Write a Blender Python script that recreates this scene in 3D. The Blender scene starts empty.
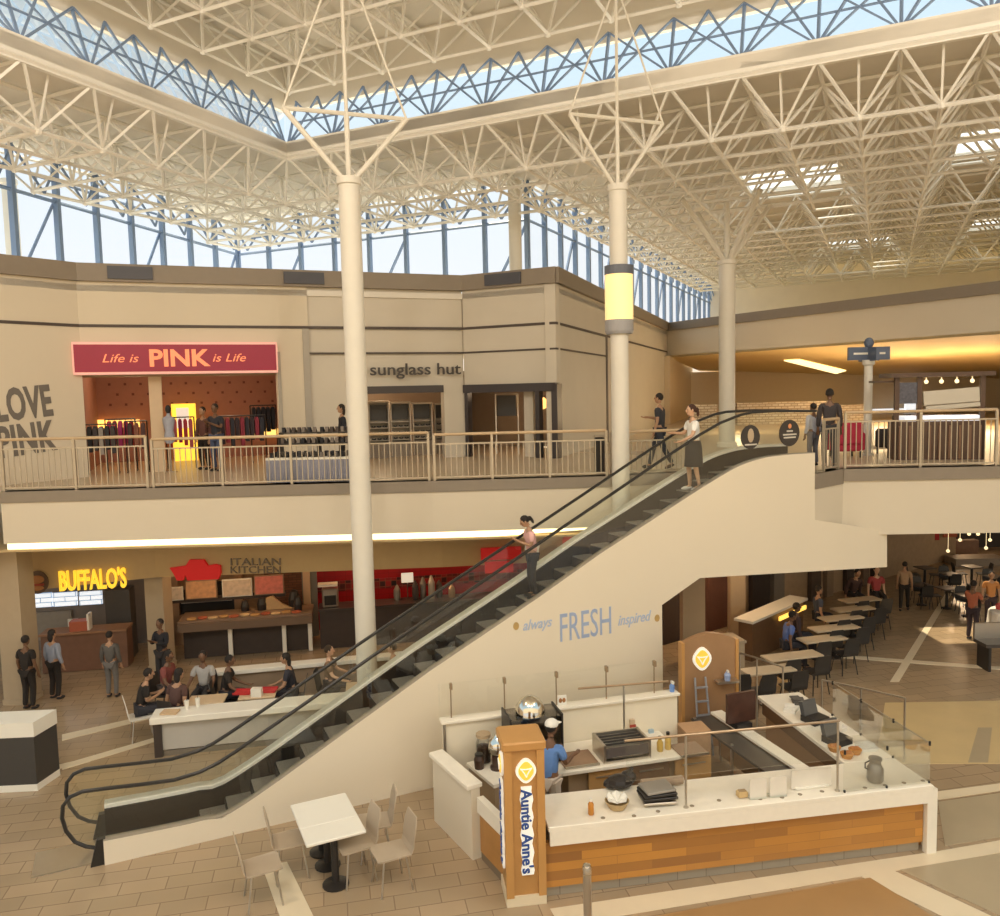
import bpy, bmesh, math, random
from mathutils import Vector, Matrix
R = math.radians
rnd = random.Random(7)
SC = bpy.context.scene
COL = SC.collection

# ---------------------------------------------------------------- camera, sky, sun, exposure
CAM_F, CAM_Z, H = 805.0, 6.6, 4.75          # focal length in pixels, eye height, upper floor level
_p, _r = math.atan((458 - 391) / CAM_F), R(1.3)
FW = Vector((0, math.cos(_p), -math.sin(_p)))
_u0 = Vector((1, 0, 0)).cross(FW)
RT = Vector((1, 0, 0)) * math.cos(_r) - _u0 * math.sin(_r)
UP = _u0 * math.cos(_r) + Vector((1, 0, 0)) * math.sin(_r)
EYE = Vector((0, 0, CAM_Z))
cd = bpy.data.cameras.new('camera')
cam = bpy.data.objects.new('camera', cd); COL.objects.link(cam)
cd.sensor_fit = 'HORIZONTAL'; cd.sensor_width = 36.0; cd.lens = 36.0 * CAM_F / 1000.0
cd.clip_end = 500
cam.matrix_world = Matrix((( RT.x, UP.x, -FW.x, EYE.x), (RT.y, UP.y, -FW.y, EYE.y), (RT.z, UP.z, -FW.z, EYE.z), (0, 0, 0, 1)))
SC.camera = cam

w = bpy.data.worlds.new('sky'); SC.world = w; w.use_nodes = True
nt = w.node_tree; nt.nodes.clear()
wo = nt.nodes.new('ShaderNodeOutputWorld'); wb = nt.nodes.new('ShaderNodeBackground')
tc = nt.nodes.new('ShaderNodeTexCoord'); sp = nt.nodes.new('ShaderNodeSeparateXYZ'); cr = nt.nodes.new('ShaderNodeValToRGB')
nt.links.new(tc.outputs['Generated'], sp.inputs[0]); nt.links.new(sp.outputs['Z'], cr.inputs[0])
nt.links.new(cr.outputs[0], wb.inputs[0]); nt.links.new(wb.outputs[0], wo.inputs[0])
cr.color_ramp.elements[0].position = 0.0; cr.color_ramp.elements[0].color = (1.0, 0.74, 0.44, 1)
_e = cr.color_ramp.elements.new(0.05); _e.color = (0.95, 0.95, 0.95, 1)
cr.color_ramp.elements[-1].position = 0.75; cr.color_ramp.elements[-1].color = (0.48, 0.72, 0.90, 1)
_e = cr.color_ramp.elements.new(0.22); _e.color = (0.85, 0.92, 0.96, 1)
_e = cr.color_ramp.elements.new(0.42); _e.color = (0.64, 0.85, 0.96, 1)
wb.inputs[1].default_value = 1.15

sun_d = bpy.data.lights.new('sun', 'SUN'); sun_d.energy = 9.0; sun_d.angle = R(0.6); sun_d.color = (1.0, 0.86, 0.62)
sun = bpy.data.objects.new('sun', sun_d); COL.objects.link(sun)
SUN_DIR = Vector((-2.4, 7.0, 13.2)).normalized()     # towards the sun
sun.rotation_euler = SUN_DIR.to_track_quat('Z', 'Y').to_euler()
sun.location = (0, 10, 30)

def lamp(name, loc, power, col=(1, 0.91, 0.80), r=0.5):
    d = bpy.data.lights.new(name, 'POINT'); d.energy = power; d.color = col; d.shadow_soft_size = r
    o = bpy.data.objects.new(name, d); COL.objects.link(o); o.location = loc; return o
# added warm fill lamps without fittings, under the raised roof over the atrium
for _x, _y, _p_ in ((-3, 2, 1100), (4, 1, 1100), (9, 6, 800), (-7, 8, 600)): lamp('warm_fill_lamp', (_x, _y, 13.6), _p_)
def area(name, loc, sx, sy, power, col=(1, 0.80, 0.55), direction=(0, 0, -1)):
    d = bpy.data.lights.new(name, 'AREA'); d.shape = 'RECTANGLE'; d.size = sx; d.size_y = sy
    d.energy = power; d.color = col
    o = bpy.data.objects.new(name, d); COL.objects.link(o); o.location = loc
    o.rotation_euler = Vector(direction).to_track_quat('-Z', 'Y').to_euler()
    return o

SC.view_settings.view_transform = 'Standard'; SC.view_settings.look = 'None'
SC.view_settings.gamma = 1.0; SC.view_settings.use_curve_mapping = False
SC.view_settings.exposure = -0.10
SC.cycles.max_bounces = 7; SC.cycles.diffuse_bounces = 4; SC.cycles.transparent_max_bounces = 16
SC.cycles.use_denoising = True; SC.cycles.sample_clamp_indirect = 6.0

# ---------------------------------------------------------------- pixel helpers (a point of the photo cast on a real plane)
def ray(px, py): return FW + RT * ((px - 500) / CAM_F) + UP * ((458 - py) / CAM_F)
def onz(px, py, z):
    d = ray(px, py); return EYE + d * ((z - CAM_Z) / d.z)
def G(px, py): return onz(px, py, 0.0)
def dep(px, py, dist):
    d = ray(px, py); return EYE + d * (dist / d.y)
class Line:
    """a vertical plane over the plan line from P towards Q; t runs along it, z is height"""
    def __init__(s, P, Q=None, ang=None):
        s.P = Vector((P[0], P[1], 0))
        if Q is None: s.u = Vector((math.sin(R(ang)), math.cos(R(ang)), 0))
        else: s.u = (Vector((Q[0], Q[1], 0)) - s.P).normalized(); s.len = (Vector((Q[0], Q[1], 0)) - s.P).length
        s.n = Vector((s.u.y, -s.u.x, 0))          # towards the camera side when u runs right
        s.rot = math.atan2(s.u.y, s.u.x)
    def hit(s, px, py, off=0.0):
        d = ray(px, py); P = s.P + s.n * off
        k = (P - EYE).dot(s.n) / d.dot(s.n); W = EYE + d * k
        return (W - s.P).dot(s.u), W.z
    def at(s, t, z, off=0.0): return s.P + s.u * t + s.n * off + Vector((0, 0, z))
    def frame(s, t=0, z=0, off=0):
        o = s.at(t, z, off)
        return Matrix(((s.u.x, -s.n.x, 0, o.x), (s.u.y, -s.n.y, 0, o.y), (0, 0, 1, o.z), (0, 0, 0, 1)))

# ---------------------------------------------------------------- mesh helpers
class MB:
    def __init__(s): s.v = []; s.f = []
    def quad(s, *pts):
        b = len(s.v); s.v += [Vector(p) for p in pts]; s.f.append(tuple(range(b, b + len(pts)))); return s
    def box(s, c, d, M=None, bev=0.0):
        cx, cy, cz = c; dx, dy, dz = d[0] / 2, d[1] / 2, d[2] / 2
        b = len(s.v)
        if bev > 0 and bev < min(dx, dy, dz):
            e = bev; P = []
            for sz, ix in ((-dz, e), (-dz + e, 0), (dz - e, 0), (dz, e)):
                ring = [(-dx + ix + e, -dy + ix), (dx - ix - e, -dy + ix), (dx - ix, -dy + ix + e), (dx - ix, dy - ix - e), (dx - ix - e, dy - ix), (-dx + ix + e, dy - ix), (-dx + ix, dy - ix - e), (-dx + ix, -dy + ix + e)]
                P += [Vector((cx + x, cy + y, cz + sz)) for x, y in ring]
            if M: P = [M @ p for p in P]
            s.v += P
            for k in range(3):
                for i in range(8):
                    j = (i + 1) % 8; s.f.append((b + k * 8 + i, b + k * 8 + j, b + k * 8 + 8 + j, b + k * 8 + 8 + i))
            s.f.append(tuple(b + i for i in reversed(range(8)))); s.f.append(tuple(b + 24 + i for i in range(8)))
            return s
        P = [Vector((cx + x * dx, cy + y * dy, cz + z * dz)) for z in (-1, 1) for x, y in ((-1, -1), (1, -1), (1, 1), (-1, 1))]
        if M: P = [M @ p for p in P]
        s.v += P
        for f in ((3, 2, 1, 0), (4, 5, 6, 7), (0, 1, 5, 4), (1, 2, 6, 5), (2, 3, 7, 6), (3, 0, 4, 7)): s.f.append(tuple(b + i for i in f))
        return s
    def prism(s, pts, vec):
        """a polygon of 3D points pushed along vec"""
        b = len(s.v); n = len(pts); vec = Vector(vec)
        s.v += [Vector(p) for p in pts] + [Vector(p) + vec for p in pts]
        s.f.append(tuple(b + i for i in range(n))); s.f.append(tuple(b + n + i for i in reversed(range(n))))
        for i in range(n):
            j = (i + 1) % n; s.f.append((b + i, b + n + i, b + n + j, b + j))
        return s
    def rod(s, p, q, r, n=6, r2=None, cap=True):
        p = Vector(p); q = Vector(q); r2 = r if r2 is None else r2
        d = (q - p)
        if d.length < 1e-6: return s
        d.normalize(); x = d.orthogonal().normalized(); y = d.cross(x); b = len(s.v)
        for P, rr in ((p, r), (q, r2)):
            for i in range(n):
                a = 2 * math.pi * (i + .5) / n; s.v.append(P + x * (math.cos(a) * rr) + y * (math.sin(a) * rr))
        for i in range(n):
            j = (i + 1) % n; s.f.append((b + i, b + j, b + n + j, b + n + i))
        if cap: s.f.append(tuple(b + i for i in reversed(range(n)))); s.f.append(tuple(b + n + i for i in range(n)))
        return s
    def tube(s, pts, r, n=8, closed=False):
        pts = [Vector(p) for p in pts]; m = len(pts); b = len(s.v); x = None
        for i, P in enumerate(pts):
            a = pts[(i - 1) % m] if (closed or i > 0) else P; c = pts[(i + 1) % m] if (closed or i < m - 1) else P
            d = (c - a).normalized()
            x = d.orthogonal().normalized() if x is None else (x - d * x.dot(d)).normalized()
            y = d.cross(x)
            rr = r[i] if isinstance(r, (list, tuple)) else r
            for k in range(n):
                an = 2 * math.pi * k / n; s.v.append(P + x * (math.cos(an) * rr) + y * (math.sin(an) * rr))
        for i in range(m if closed else m - 1):
            j = (i + 1) % m
            for k in range(n):
                l = (k + 1) % n; s.f.append((b + i * n + k, b + i * n + l, b + j * n + l, b + j * n + k))
        if not closed:
            s.f.append(tuple(b + k for k in reversed(range(n)))); s.f.append(tuple(b + (m - 1) * n + k for k in range(n)))
        return s
    def lathe(s, c, prof, n=20, M=None):
        """prof: (radius, height) pairs round a vertical axis at c"""
        b = len(s.v); c = Vector(c)
        for r, z in prof:
            for k in range(n):
                a = 2 * math.pi * k / n; P = c + Vector((math.cos(a) * r, math.sin(a) * r, z)); s.v.append(M @ P if M else P)
        for i in range(len(prof) - 1):
            for k in range(n):
                l = (k + 1) % n; s.f.append((b + i * n + k, b + i * n + l, b + (i + 1) * n + l, b + (i + 1) * n + k))
        s.f.append(tuple(b + k for k in reversed(range(n)))); e = b + (len(prof) - 1) * n; s.f.append(tuple(e + k for k in range(n)))
        return s
    def ball(s, c, r, n=10, m=7, M=None):
        r = (r, r, r) if not isinstance(r, (tuple, list)) else r; b = len(s.v); c = Vector(c)
        for i in range(m + 1):
            th = math.pi * (i + (0.02 if i == 0 else -0.02 if i == m else 0)) / m
            for k in range(n):
                a = 2 * math.pi * k / n; P = c + Vector((r[0] * math.sin(th) * math.cos(a), r[1] * math.sin(th) * math.sin(a), -r[2] * math.cos(th)))
                s.v.append(M @ P if M else P)
        for i in range(m):
            for k in range(n):
                l = (k + 1) % n; s.f.append((b + i * n + k, b + i * n + l, b + (i + 1) * n + l, b + (i + 1) * n + k))
        return s
    def build(s, name, mat, parent=None, M=None, smooth=False, world=False, kind=None):
        me = bpy.data.meshes.new(name)
        vs = s.v
        if world and parent is not None:
            inv = mw(parent).inverted(); vs = [inv @ p for p in vs]
        me.from_pydata([tuple(p) for p in vs], [], s.f); me.update()
        if smooth:
            for p in me.polygons: p.use_smooth = True
            try: me.set_sharp_from_angle(angle=R(40))
            except Exception: pass
        mats = mat if isinstance(mat, list) else [mat]
        for m_ in mats: me.materials.append(m_)
        o = bpy.data.objects.new(name, me); COL.objects.link(o)
        if parent is not None: o.parent = parent
        if M is not None: o.matrix_local = M
        if kind: o['kind'] = kind
        return o
def mw(o):
    m = o.matrix_basis.copy()
    return mw(o.parent) @ m if o.parent else m
def tag(o, label, cat, group=None):
    o['label'] = label; o['category'] = cat
    if group: o['group'] = group
    return o
def thing(name, label, cat, loc=(0, 0, 0), rot=0.0, group=None):
    o = bpy.data.objects.new(name, None); COL.objects.link(o); o.location = loc; o.rotation_euler = (0, 0, rot)
    o.empty_display_size = 0.1
    return tag(o, label, cat, group)
def dup(root, loc, rot, label=None, group=None, scale=None):
    def cp(o, par):
        c = o.copy(); COL.objects.link(c); c.parent = par
        for ch in [x for x in o.children]: cp(ch, c)
        return c
    c = cp(root, None); c.location = loc; c.rotation_euler = (0, 0, rot)
    if scale: c.scale = scale
    if label: c['label'] = label
    if group: c['group'] = group
    return c
def struct(name, mb, mat, parent=None, smooth=False):
    o = mb.build(name, mat, parent, smooth=smooth)
    if parent is None: o['kind'] = 'structure'
    return o
def text(name, s, mat, parent, frame, width=None, height=None, ext=0.01, world=True, off=0.0, shear=0.0, space=1.0):
    """letters standing in the x-z plane of the frame (x along it, facing -y of it), fitted to width and height, centred"""
    c = bpy.data.curves.new(name, 'FONT'); c.body = s; c.align_x = 'CENTER'; c.align_y = 'CENTER'; c.extrude = ext; c.size = 1.0
    c.offset = off; c.shear = shear; c.space_character = space; c.resolution_u = 3
    o = bpy.data.objects.new(name, c); COL.objects.link(o); c.materials.append(mat)
    bpy.context.view_layer.update(); dg = bpy.context.evaluated_depsgraph_get()
    me = bpy.data.meshes.new_from_object(o.evaluated_get(dg)); bpy.data.objects.remove(o); bpy.data.curves.remove(c)
    xs = [v.co.x for v in me.vertices]; ys = [v.co.y for v in me.vertices]
    wx, wy = max(xs) - min(xs), max(ys) - min(ys); cx, cy = (max(xs) + min(xs)) / 2, (max(ys) + min(ys)) / 2
    sx = (width / wx) if width else None; sy = (height / wy) if height else None
    sx = sx or sy; sy = sy or sx
    inv = mw(parent).inverted() if (parent is not None and world) else Matrix.Identity(4)
    for v in me.vertices:
        v.co = inv @ (frame @ Vector(((v.co.x - cx) * sx, -v.co.z, (v.co.y - cy) * sy)))
    if len(me.materials) == 0: me.materials.append(mat)
    o = bpy.data.objects.new(name, me); COL.objects.link(o); o.parent = parent
    return o

# ---------------------------------------------------------------- materials
MATS = {}
def mat(name, col, rough=0.6, metal=0.0, var=0.06, scale=6.0, emit=0.0, ecol=None, bump=0.0, alpha=None, spec=None):
    if name in MATS: return MATS[name]
    m = bpy.data.materials.new(name); m.use_nodes = True; t = m.node_tree; b = t.nodes['Principled BSDF']
    b.inputs['Roughness'].default_value = rough; b.inputs['Metallic'].default_value = metal
    if spec is not None: b.inputs['Specular IOR Level'].default_value = spec
    no = t.nodes.new('ShaderNodeTexNoise'); no.inputs['Scale'].default_value = scale; no.inputs['Detail'].default_value = 3
    tcn = t.nodes.new('ShaderNodeTexCoord'); t.links.new(tcn.outputs['Object'], no.inputs['Vector'])
    mx = t.nodes.new('ShaderNodeMix'); mx.data_type = 'RGBA'; mx.blend_type = 'MIX'
    t.links.new(no.outputs['Fac'], mx.inputs['Factor'])
    mx.inputs['A'].default_value = tuple(max(0, c * (1 - var)) for c in col) + (1,)
    mx.inputs['B'].default_value = tuple(min(1, c * (1 + var)) for c in col) + (1,)
    t.links.new(mx.outputs['Result'], b.inputs['Base Color'])
    if emit > 0:
        b.inputs['Emission Color'].default_value = tuple(ecol or col) + (1,); b.inputs['Emission Strength'].default_value = emit
    if bump > 0:
        bn = t.nodes.new('ShaderNodeBump'); bn.inputs['Strength'].default_value = bump; t.links.new(no.outputs['Fac'], bn.inputs['Height']); t.links.new(bn.outputs[0], b.inputs['Normal'])
    MATS[name] = m; return m
def glass(name, tint=(0.9, 0.95, 0.95), refl=0.9, base=0.03):
    if name in MATS: return MATS[name]
    m = bpy.data.materials.new(name); m.use_nodes = True; t = m.node_tree; t.nodes.clear()
    o = t.nodes.new('ShaderNodeOutputMaterial'); tr = t.nodes.new('ShaderNodeBsdfTransparent'); gl = t.nodes.new('ShaderNodeBsdfGlossy')
    mx = t.nodes.new('ShaderNodeMixShader'); fr = t.nodes.new('ShaderNodeFresnel'); fr.inputs[0].default_value = 1.45
    ma = t.nodes.new('ShaderNodeMath'); ma.operation = 'MULTIPLY_ADD'; ma.inputs[1].default_value = refl; ma.inputs[2].default_value = base
    t.links.new(fr.outputs[0], ma.inputs[0]); t.links.new(ma.outputs[0], mx.inputs[0])
    tr.inputs[0].default_value = tint + (1,); gl.inputs['Roughness'].default_value = 0.02; gl.inputs[0].default_value = (1, 1, 1, 1)
    t.links.new(tr.outputs[0], mx.inputs[1]); t.links.new(gl.outputs[0], mx.inputs[2]); t.links.new(mx.outputs[0], o.inputs[0])
    MATS[name] = m; return m
def brick_mat(name, c1, c2, mortar, bw, bh, msize=0.01, rough=0.5, rot=0.0, offset=0.5, plane='xy', bump=0.0):
    if name in MATS: return MATS[name]
    m = bpy.data.materials.new(name); m.use_nodes = True; t = m.node_tree; b = t.nodes['Principled BSDF']; b.inputs['Roughness'].default_value = rough
    tcn = t.nodes.new('ShaderNodeTexCoord'); mp = t.nodes.new('ShaderNodeMapping')
    src = tcn.outputs['Object']
    if plane == 'tz':      # along a wall of plan angle rot, and height
        sx = t.nodes.new('ShaderNodeSeparateXYZ'); t.links.new(src, sx.inputs[0])
        a = t.nodes.new('ShaderNodeMath'); a.operation = 'MULTIPLY'; a.inputs[1].default_value = math.cos(rot); t.links.new(sx.outputs[0], a.inputs[0])
        c = t.nodes.new('ShaderNodeMath'); c.operation = 'MULTIPLY_ADD'; c.inputs[1].default_value = math.sin(rot); t.links.new(sx.outputs[1], c.inputs[0]); t.links.new(a.outputs[0], c.inputs[2])
        cb = t.nodes.new('ShaderNodeCombineXYZ'); t.links.new(c.outputs[0], cb.inputs[0]); t.links.new(sx.outputs[2], cb.inputs[1]); src = cb.outputs[0]
    else: mp.inputs['Rotation'].default_value = (0, 0, -rot)
    t.links.new(src, mp.inputs[0])
    br = t.nodes.new('ShaderNodeTexBrick'); t.links.new(mp.outputs[0], br.inputs['Vector'])
    br.inputs['Color1'].default_value = c1 + (1,); br.inputs['Color2'].default_value = c2 + (1,); br.inputs['Mortar'].default_value = mortar + (1,)
    br.inputs['Scale'].default_value = 1.0; br.inputs['Brick Width'].default_value = bw; br.inputs['Row Height'].default_value = bh; br.inputs['Mortar Size'].default_value = msize; br.offset = offset
    no = t.nodes.new('ShaderNodeTexNoise'); no.inputs['Scale'].default_value = 0.5; t.links.new(src, no.inputs['Vector'])
    mx = t.nodes.new('ShaderNodeMix'); mx.data_type = 'RGBA'; mx.blend_type = 'MULTIPLY'; mx.inputs['Factor'].default_value = 0.35
    t.links.new(br.outputs['Color'], mx.inputs['A']); t.links.new(no.outputs['Color'], mx.inputs['B'])
    hs = t.nodes.new('ShaderNodeHueSaturation'); hs.inputs['Saturation'].default_value = 0.0; t.links.new(no.outputs['Color'], hs.inputs['Color']); t.links.new(hs.outputs[0], mx.inputs['B'])
    t.links.new(mx.outputs['Result'], b.inputs['Base Color'])
    MATS[name] = m; return m

WALL = mat('cream_wall', (0.68, 0.60, 0.47), 0.75, var=0.03, scale=0.7)
WALL2 = mat('tan_wall', (0.60, 0.48, 0.33), 0.7, var=0.04)
PANEL = mat('pale_panel', (0.62, 0.56, 0.46), 0.55, var=0.05, scale=1.2)
TAUPE = mat('taupe_trim', (0.26, 0.215, 0.165), 0.55, var=0.05)
DKLINE = mat('dark_reveal', (0.08, 0.06, 0.05), 0.6)
COLM = mat('painted_column', (0.74, 0.70, 0.61), 0.45, var=0.03)
TRUSS = mat('truss_paint', (0.87, 0.845, 0.78), 0.45, var=0.03)
DECKM = mat('roof_deck', (0.78, 0.735, 0.65), 0.8, var=0.06, scale=1.5)
MULL_BACKLIT = mat('mullion_backlit_blue', (0.20, 0.29, 0.46), 0.45, var=0.04)  # blue mullion paint, also put on truss webs to show them backlit
FLOORM = brick_mat('floor_tiles', (0.50, 0.36, 0.22), (0.42, 0.31, 0.19), (0.30, 0.21, 0.13), 0.6, 0.3, 0.008, 0.24, rot=R(12))
CREAMT = mat('cream_floor_tile', (0.76, 0.64, 0.45), 0.35, var=0.06, scale=3)
BROWNT = mat('brown_floor_tile', (0.38, 0.22, 0.09), 0.3, var=0.08, scale=2)
GREYT = mat('grey_floor_tile', (0.42, 0.34, 0.22), 0.3, var=0.08, scale=2)
YELT = mat('yellow_floor_tile', (0.62, 0.47, 0.24), 0.3, var=0.1, scale=2)
UPFLOOR = mat('upper_floor_tile', (0.55, 0.44, 0.31), 0.35, var=0.06, scale=2)
RAILW = mat('tan_handrail', (0.55, 0.40, 0.24), 0.4)
RAILM = mat('rail_metal', (0.50, 0.43, 0.33), 0.4, 0.5)
BLACK = mat('black_rubber', (0.02, 0.018, 0.016), 0.35)
DARK = mat('dark_metal', (0.035, 0.03, 0.027), 0.4, 0.3)
STEEL = mat('brushed_steel', (0.55, 0.50, 0.43), 0.28, 0.9)
WHITE = mat('white_laminate', (0.86, 0.82, 0.72), 0.35, var=0.02)
STONE = mat('white_stone_counter', (0.88, 0.81, 0.68), 0.3, var=0.05, scale=9)
GLASS = glass('clear_glass', (.97, .98, .97), .45, .02)
GLASSG = glass('green_glass', (0.93, 0.96, 0.92), 1.0, 0.04)
def skylight_mat(name):
    m = bpy.data.materials.new(name); m.use_nodes = True; t = m.node_tree; t.nodes.clear()
    o = t.nodes.new('ShaderNodeOutputMaterial'); a = t.nodes.new('ShaderNodeBsdfTransparent'); b = t.nodes.new('ShaderNodeBsdfTranslucent'); mx = t.nodes.new('ShaderNodeMixShader')
    mx.inputs[0].default_value = 0.35; b.inputs[0].default_value = (.95, .95, .93, 1); t.links.new(a.outputs[0], mx.inputs[1]); t.links.new(b.outputs[0], mx.inputs[2]); t.links.new(mx.outputs[0], o.inputs[0]); return m
SKYGL = skylight_mat('skylight_glass')
WINGL = glass('window_glass', (0.97, 0.98, 1.0), 0.4, 0.0)
# ================================================================ THE SETTING
A = Vector((math.sin(R(25.5)), math.cos(R(25.5)), 0)); B = Vector((-A.y, A.x, 0))
def AB(a, b, z=0.0): return A * a + B * b + Vector((0, 0, z))
def zslab(poly, z0, z1): return MB().prism([(p[0], p[1], z0) for p in poly], (0, 0, z1 - z0))

# ground floor
struct('floor', zslab([(-30, 2), (45, 2), (45, 90), (-30, 90)], -0.2, 0.0), FLOORM)
k = [0]
def inlay(pix, m, h=0.004):
    k[0] += 1
    struct('trim_%d' % (20 + k[0]), zslab([G(*p) for p in pix], 0.0, h + k[0] * .0006), m)
inlay([(262, 866), (287, 862), (325, 940), (288, 940)], CREAMT)
inlay([(550, 909), (940, 851), (1060, 830), (1060, 842), (950, 862), (560, 926)], CREAMT)
inlay([(862, 877), (892, 870), (1010, 925), (960, 925)], CREAMT)
inlay([(600, 926), (870, 878), (955, 930), (590, 980)], BROWNT)
inlay([(900, 870), (1070, 842), (1070, 945), (1020, 925)], GREYT, 0.003)
inlay([(936, 792), (1060, 776), (1060, 782), (938, 800)], CREAMT)
inlay([(938, 802), (1060, 785), (1060, 828), (945, 846)], GREYT, 0.003)
inlay([(885, 703), (1060, 700), (1060, 764), (875, 764)], YELT, 0.003)
inlay([(978, 728), (992, 728), (988, 763), (968, 763)], GREYT, 0.005)
inlay([(800, 652), (1000, 667), (1060, 670), (1060, 673), (1000, 670), (800, 655)], CREAMT)
inlay([(890, 682), (899, 682), (955, 588), (949, 588)], CREAMT)
inlay([(0, 778), (90, 758), (90, 762), (0, 783)], CREAMT)
inlay([(62, 735), (150, 715), (150, 719), (62, 741)], CREAMT)
inlay([(62, 765), (155, 738), (155, 742), (62, 770)], CREAMT)

# ---- upper floor slab, its taupe edge and the cream fascia below it
S = [onz(-60, 497, H), onz(0, 492, H), onz(150, 488, H), onz(432, 481, H), onz(610, 476, H), onz(690, 472, H)]
S2 = [onz(843, 469, H), onz(1000, 466, H), onz(1150, 463, H)]
LAND = Line(G(103, 866), ang=65.5)          # the near face of the escalator
TOPT, _ = LAND.hit(815, 460)
ES_W = 1.75                                  # overall width of the escalator
E_end = LAND.at(TOPT, H); E_endf = LAND.at(TOPT, H, -ES_W)
ES_back = LAND.at(TOPT - 1.6, H, -ES_W)
fl = [tuple(p[:2]) for p in S] + [tuple(ES_back[:2]), tuple(E_endf[:2]), tuple(E_end[:2])] + [tuple(p[:2]) for p in S2]
HX0, HX1, HY0, HY1 = 10.2, 13.4, 22.2, 23.7
def upper(poly, k, z0=H - 0.24):
    struct('floor_%d' % k, zslab(poly, z0, H), UPFLOOR)
upper([tuple(p[:2]) for p in S[:5]] + [tuple(S[5][:2]), (4.2, 21.9), (-11, 22.0), (-13, 19)], 1)
upper([tuple(S[5][:2]), tuple(ES_back[:2]), tuple(E_endf[:2]), tuple(E_end[:2]), tuple(S2[0][:2]), tuple(S2[1][:2]), tuple(S2[2][:2]), (20, HY0), (4.2, HY0)], 2)
upper([(4.2, HY0), (HX0, HY0), (HX0, HY1), (4.2, HY1)], 3)
upper([(HX1, HY0), (22, HY0), (22, HY1), (HX1, HY1)], 4)
upper([(2, HY1), (30, HY1), (45, 70), (12, 70)], 5)
upper([(-13, 19), (-11, 22), (4.2, 21.9), (2.2, HY1), (0, 30), (-16, 30)], 6)

def edge_band(pts, name, z0, z1, out, mat_, k):
    """a band following a plan polyline, standing out a little towards the atrium"""
    mb = MB()
    for i in range(len(pts) - 1):
        L = Line(pts[i], pts[i + 1])
        o0 = L.at(0, z0, out); o1 = L.at(L.len, z0, out)
        mb.prism([o0, o1, L.at(L.len, z0, -0.3), L.at(0, z0, -0.3)], (0, 0, z1 - z0))
    struct(name, mb, mat_)
edge_band(S[1:], 'trim_1', H - 0.23, H + 0.0, 0.03, TAUPE, 0)
edge_band(S[1:], 'wall_upper_fascia', 3.66, H - 0.23, 0.0, WALL, 0)
edge_band(S2, 'trim_2', H - 0.26, H + 0.0, 0.05, TAUPE, 0)
edge_band(S2, 'wall_bridge_fascia', 3.3, H - 0.26, 0.0, WALL, 0)
Lb = Line(E_end, S2[0])
struct('trim_3', MB().prism([Lb.at(0, H - 0.32, 0.02), Lb.at(Lb.len, H - 0.32, 0.02), Lb.at(Lb.len, H - 0.32, -0.3), Lb.at(0, H - 0.32, -0.3)], (0, 0, 0.32)), TAUPE)
struct('wall_landing', MB().prism([Lb.at(0, 3.3, 0.0), Lb.at(Lb.len, 3.3, 0.0), Lb.at(Lb.len, 3.3, -0.3), Lb.at(0, 3.3, -0.3)], (0, 0, H - 0.32 - 3.3)), WALL)

# lit cove under the fascia, soffit and food court bulkhead
COVE = mat('cove_light', (1, 0.85, 0.5), 0.5, emit=2.6, ecol=(1.0, 0.84, 0.48))
cv = MB()
cpts = [S[1], S[2], S[3], onz(590, 477, H)]
for i in range(3):
    L = Line(cpts[i], cpts[i + 1]); h0, h1 = (0.2, 0.2) if i < 2 else (0.2, 0.05)
    cv.quad(L.at(0, 3.66 - h0, -0.12), L.at(L.len, 3.66 - h1, -0.12), L.at(L.len, 3.68, -0.12), L.at(0, 3.68, -0.12))
    cv.quad(L.at(0, 3.68, -0.12), L.at(L.len, 3.68, -0.12), L.at(L.len, 3.68, -0.25), L.at(0, 3.68, -0.25))
    cv.quad(L.at(0, 3.66 - h0, -0.12), L.at(0, 3.66 - h0, -0.25), L.at(L.len, 3.66 - h1, -0.25), L.at(L.len, 3.66 - h1, -0.12))
cvo = cv.build('cove_light', COVE); tag(cvo, 'glowing cream light strip under the edge of the upper floor', 'light')
Bk = [onz(-60, 505, H), onz(-10, 484, H), onz(150, 478, H), onz(300, 476, H), onz(440, 473, H), onz(610, 467, H)]
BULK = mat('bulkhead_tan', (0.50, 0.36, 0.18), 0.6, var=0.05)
BT = brick_mat('bulkhead_tile', (0.52, 0.38, 0.20), (0.48, 0.34, 0.18), (0.36, 0.25, 0.13), 0.3, 0.3, 0.01, 0.5, rot=0, offset=0, plane='tz')
mb = MB()
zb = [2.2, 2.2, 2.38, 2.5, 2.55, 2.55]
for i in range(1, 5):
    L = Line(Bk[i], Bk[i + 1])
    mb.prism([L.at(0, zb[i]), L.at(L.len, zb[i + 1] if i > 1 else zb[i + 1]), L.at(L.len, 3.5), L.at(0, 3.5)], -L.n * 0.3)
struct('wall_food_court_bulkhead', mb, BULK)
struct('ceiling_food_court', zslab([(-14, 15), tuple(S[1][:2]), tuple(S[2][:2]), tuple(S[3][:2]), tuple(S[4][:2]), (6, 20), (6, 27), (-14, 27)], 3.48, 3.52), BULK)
struct('ceiling_bridge', zslab([(3, 19.2), (26, 19), (26, 21.4), (3, 21.4)], 3.28, 3.34), WALL)
struct('ceiling_far_ground', zslab([(2, HY1), (30, HY1), (45, 70), (12, 70)], 3.28, 3.34), WALL)

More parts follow.
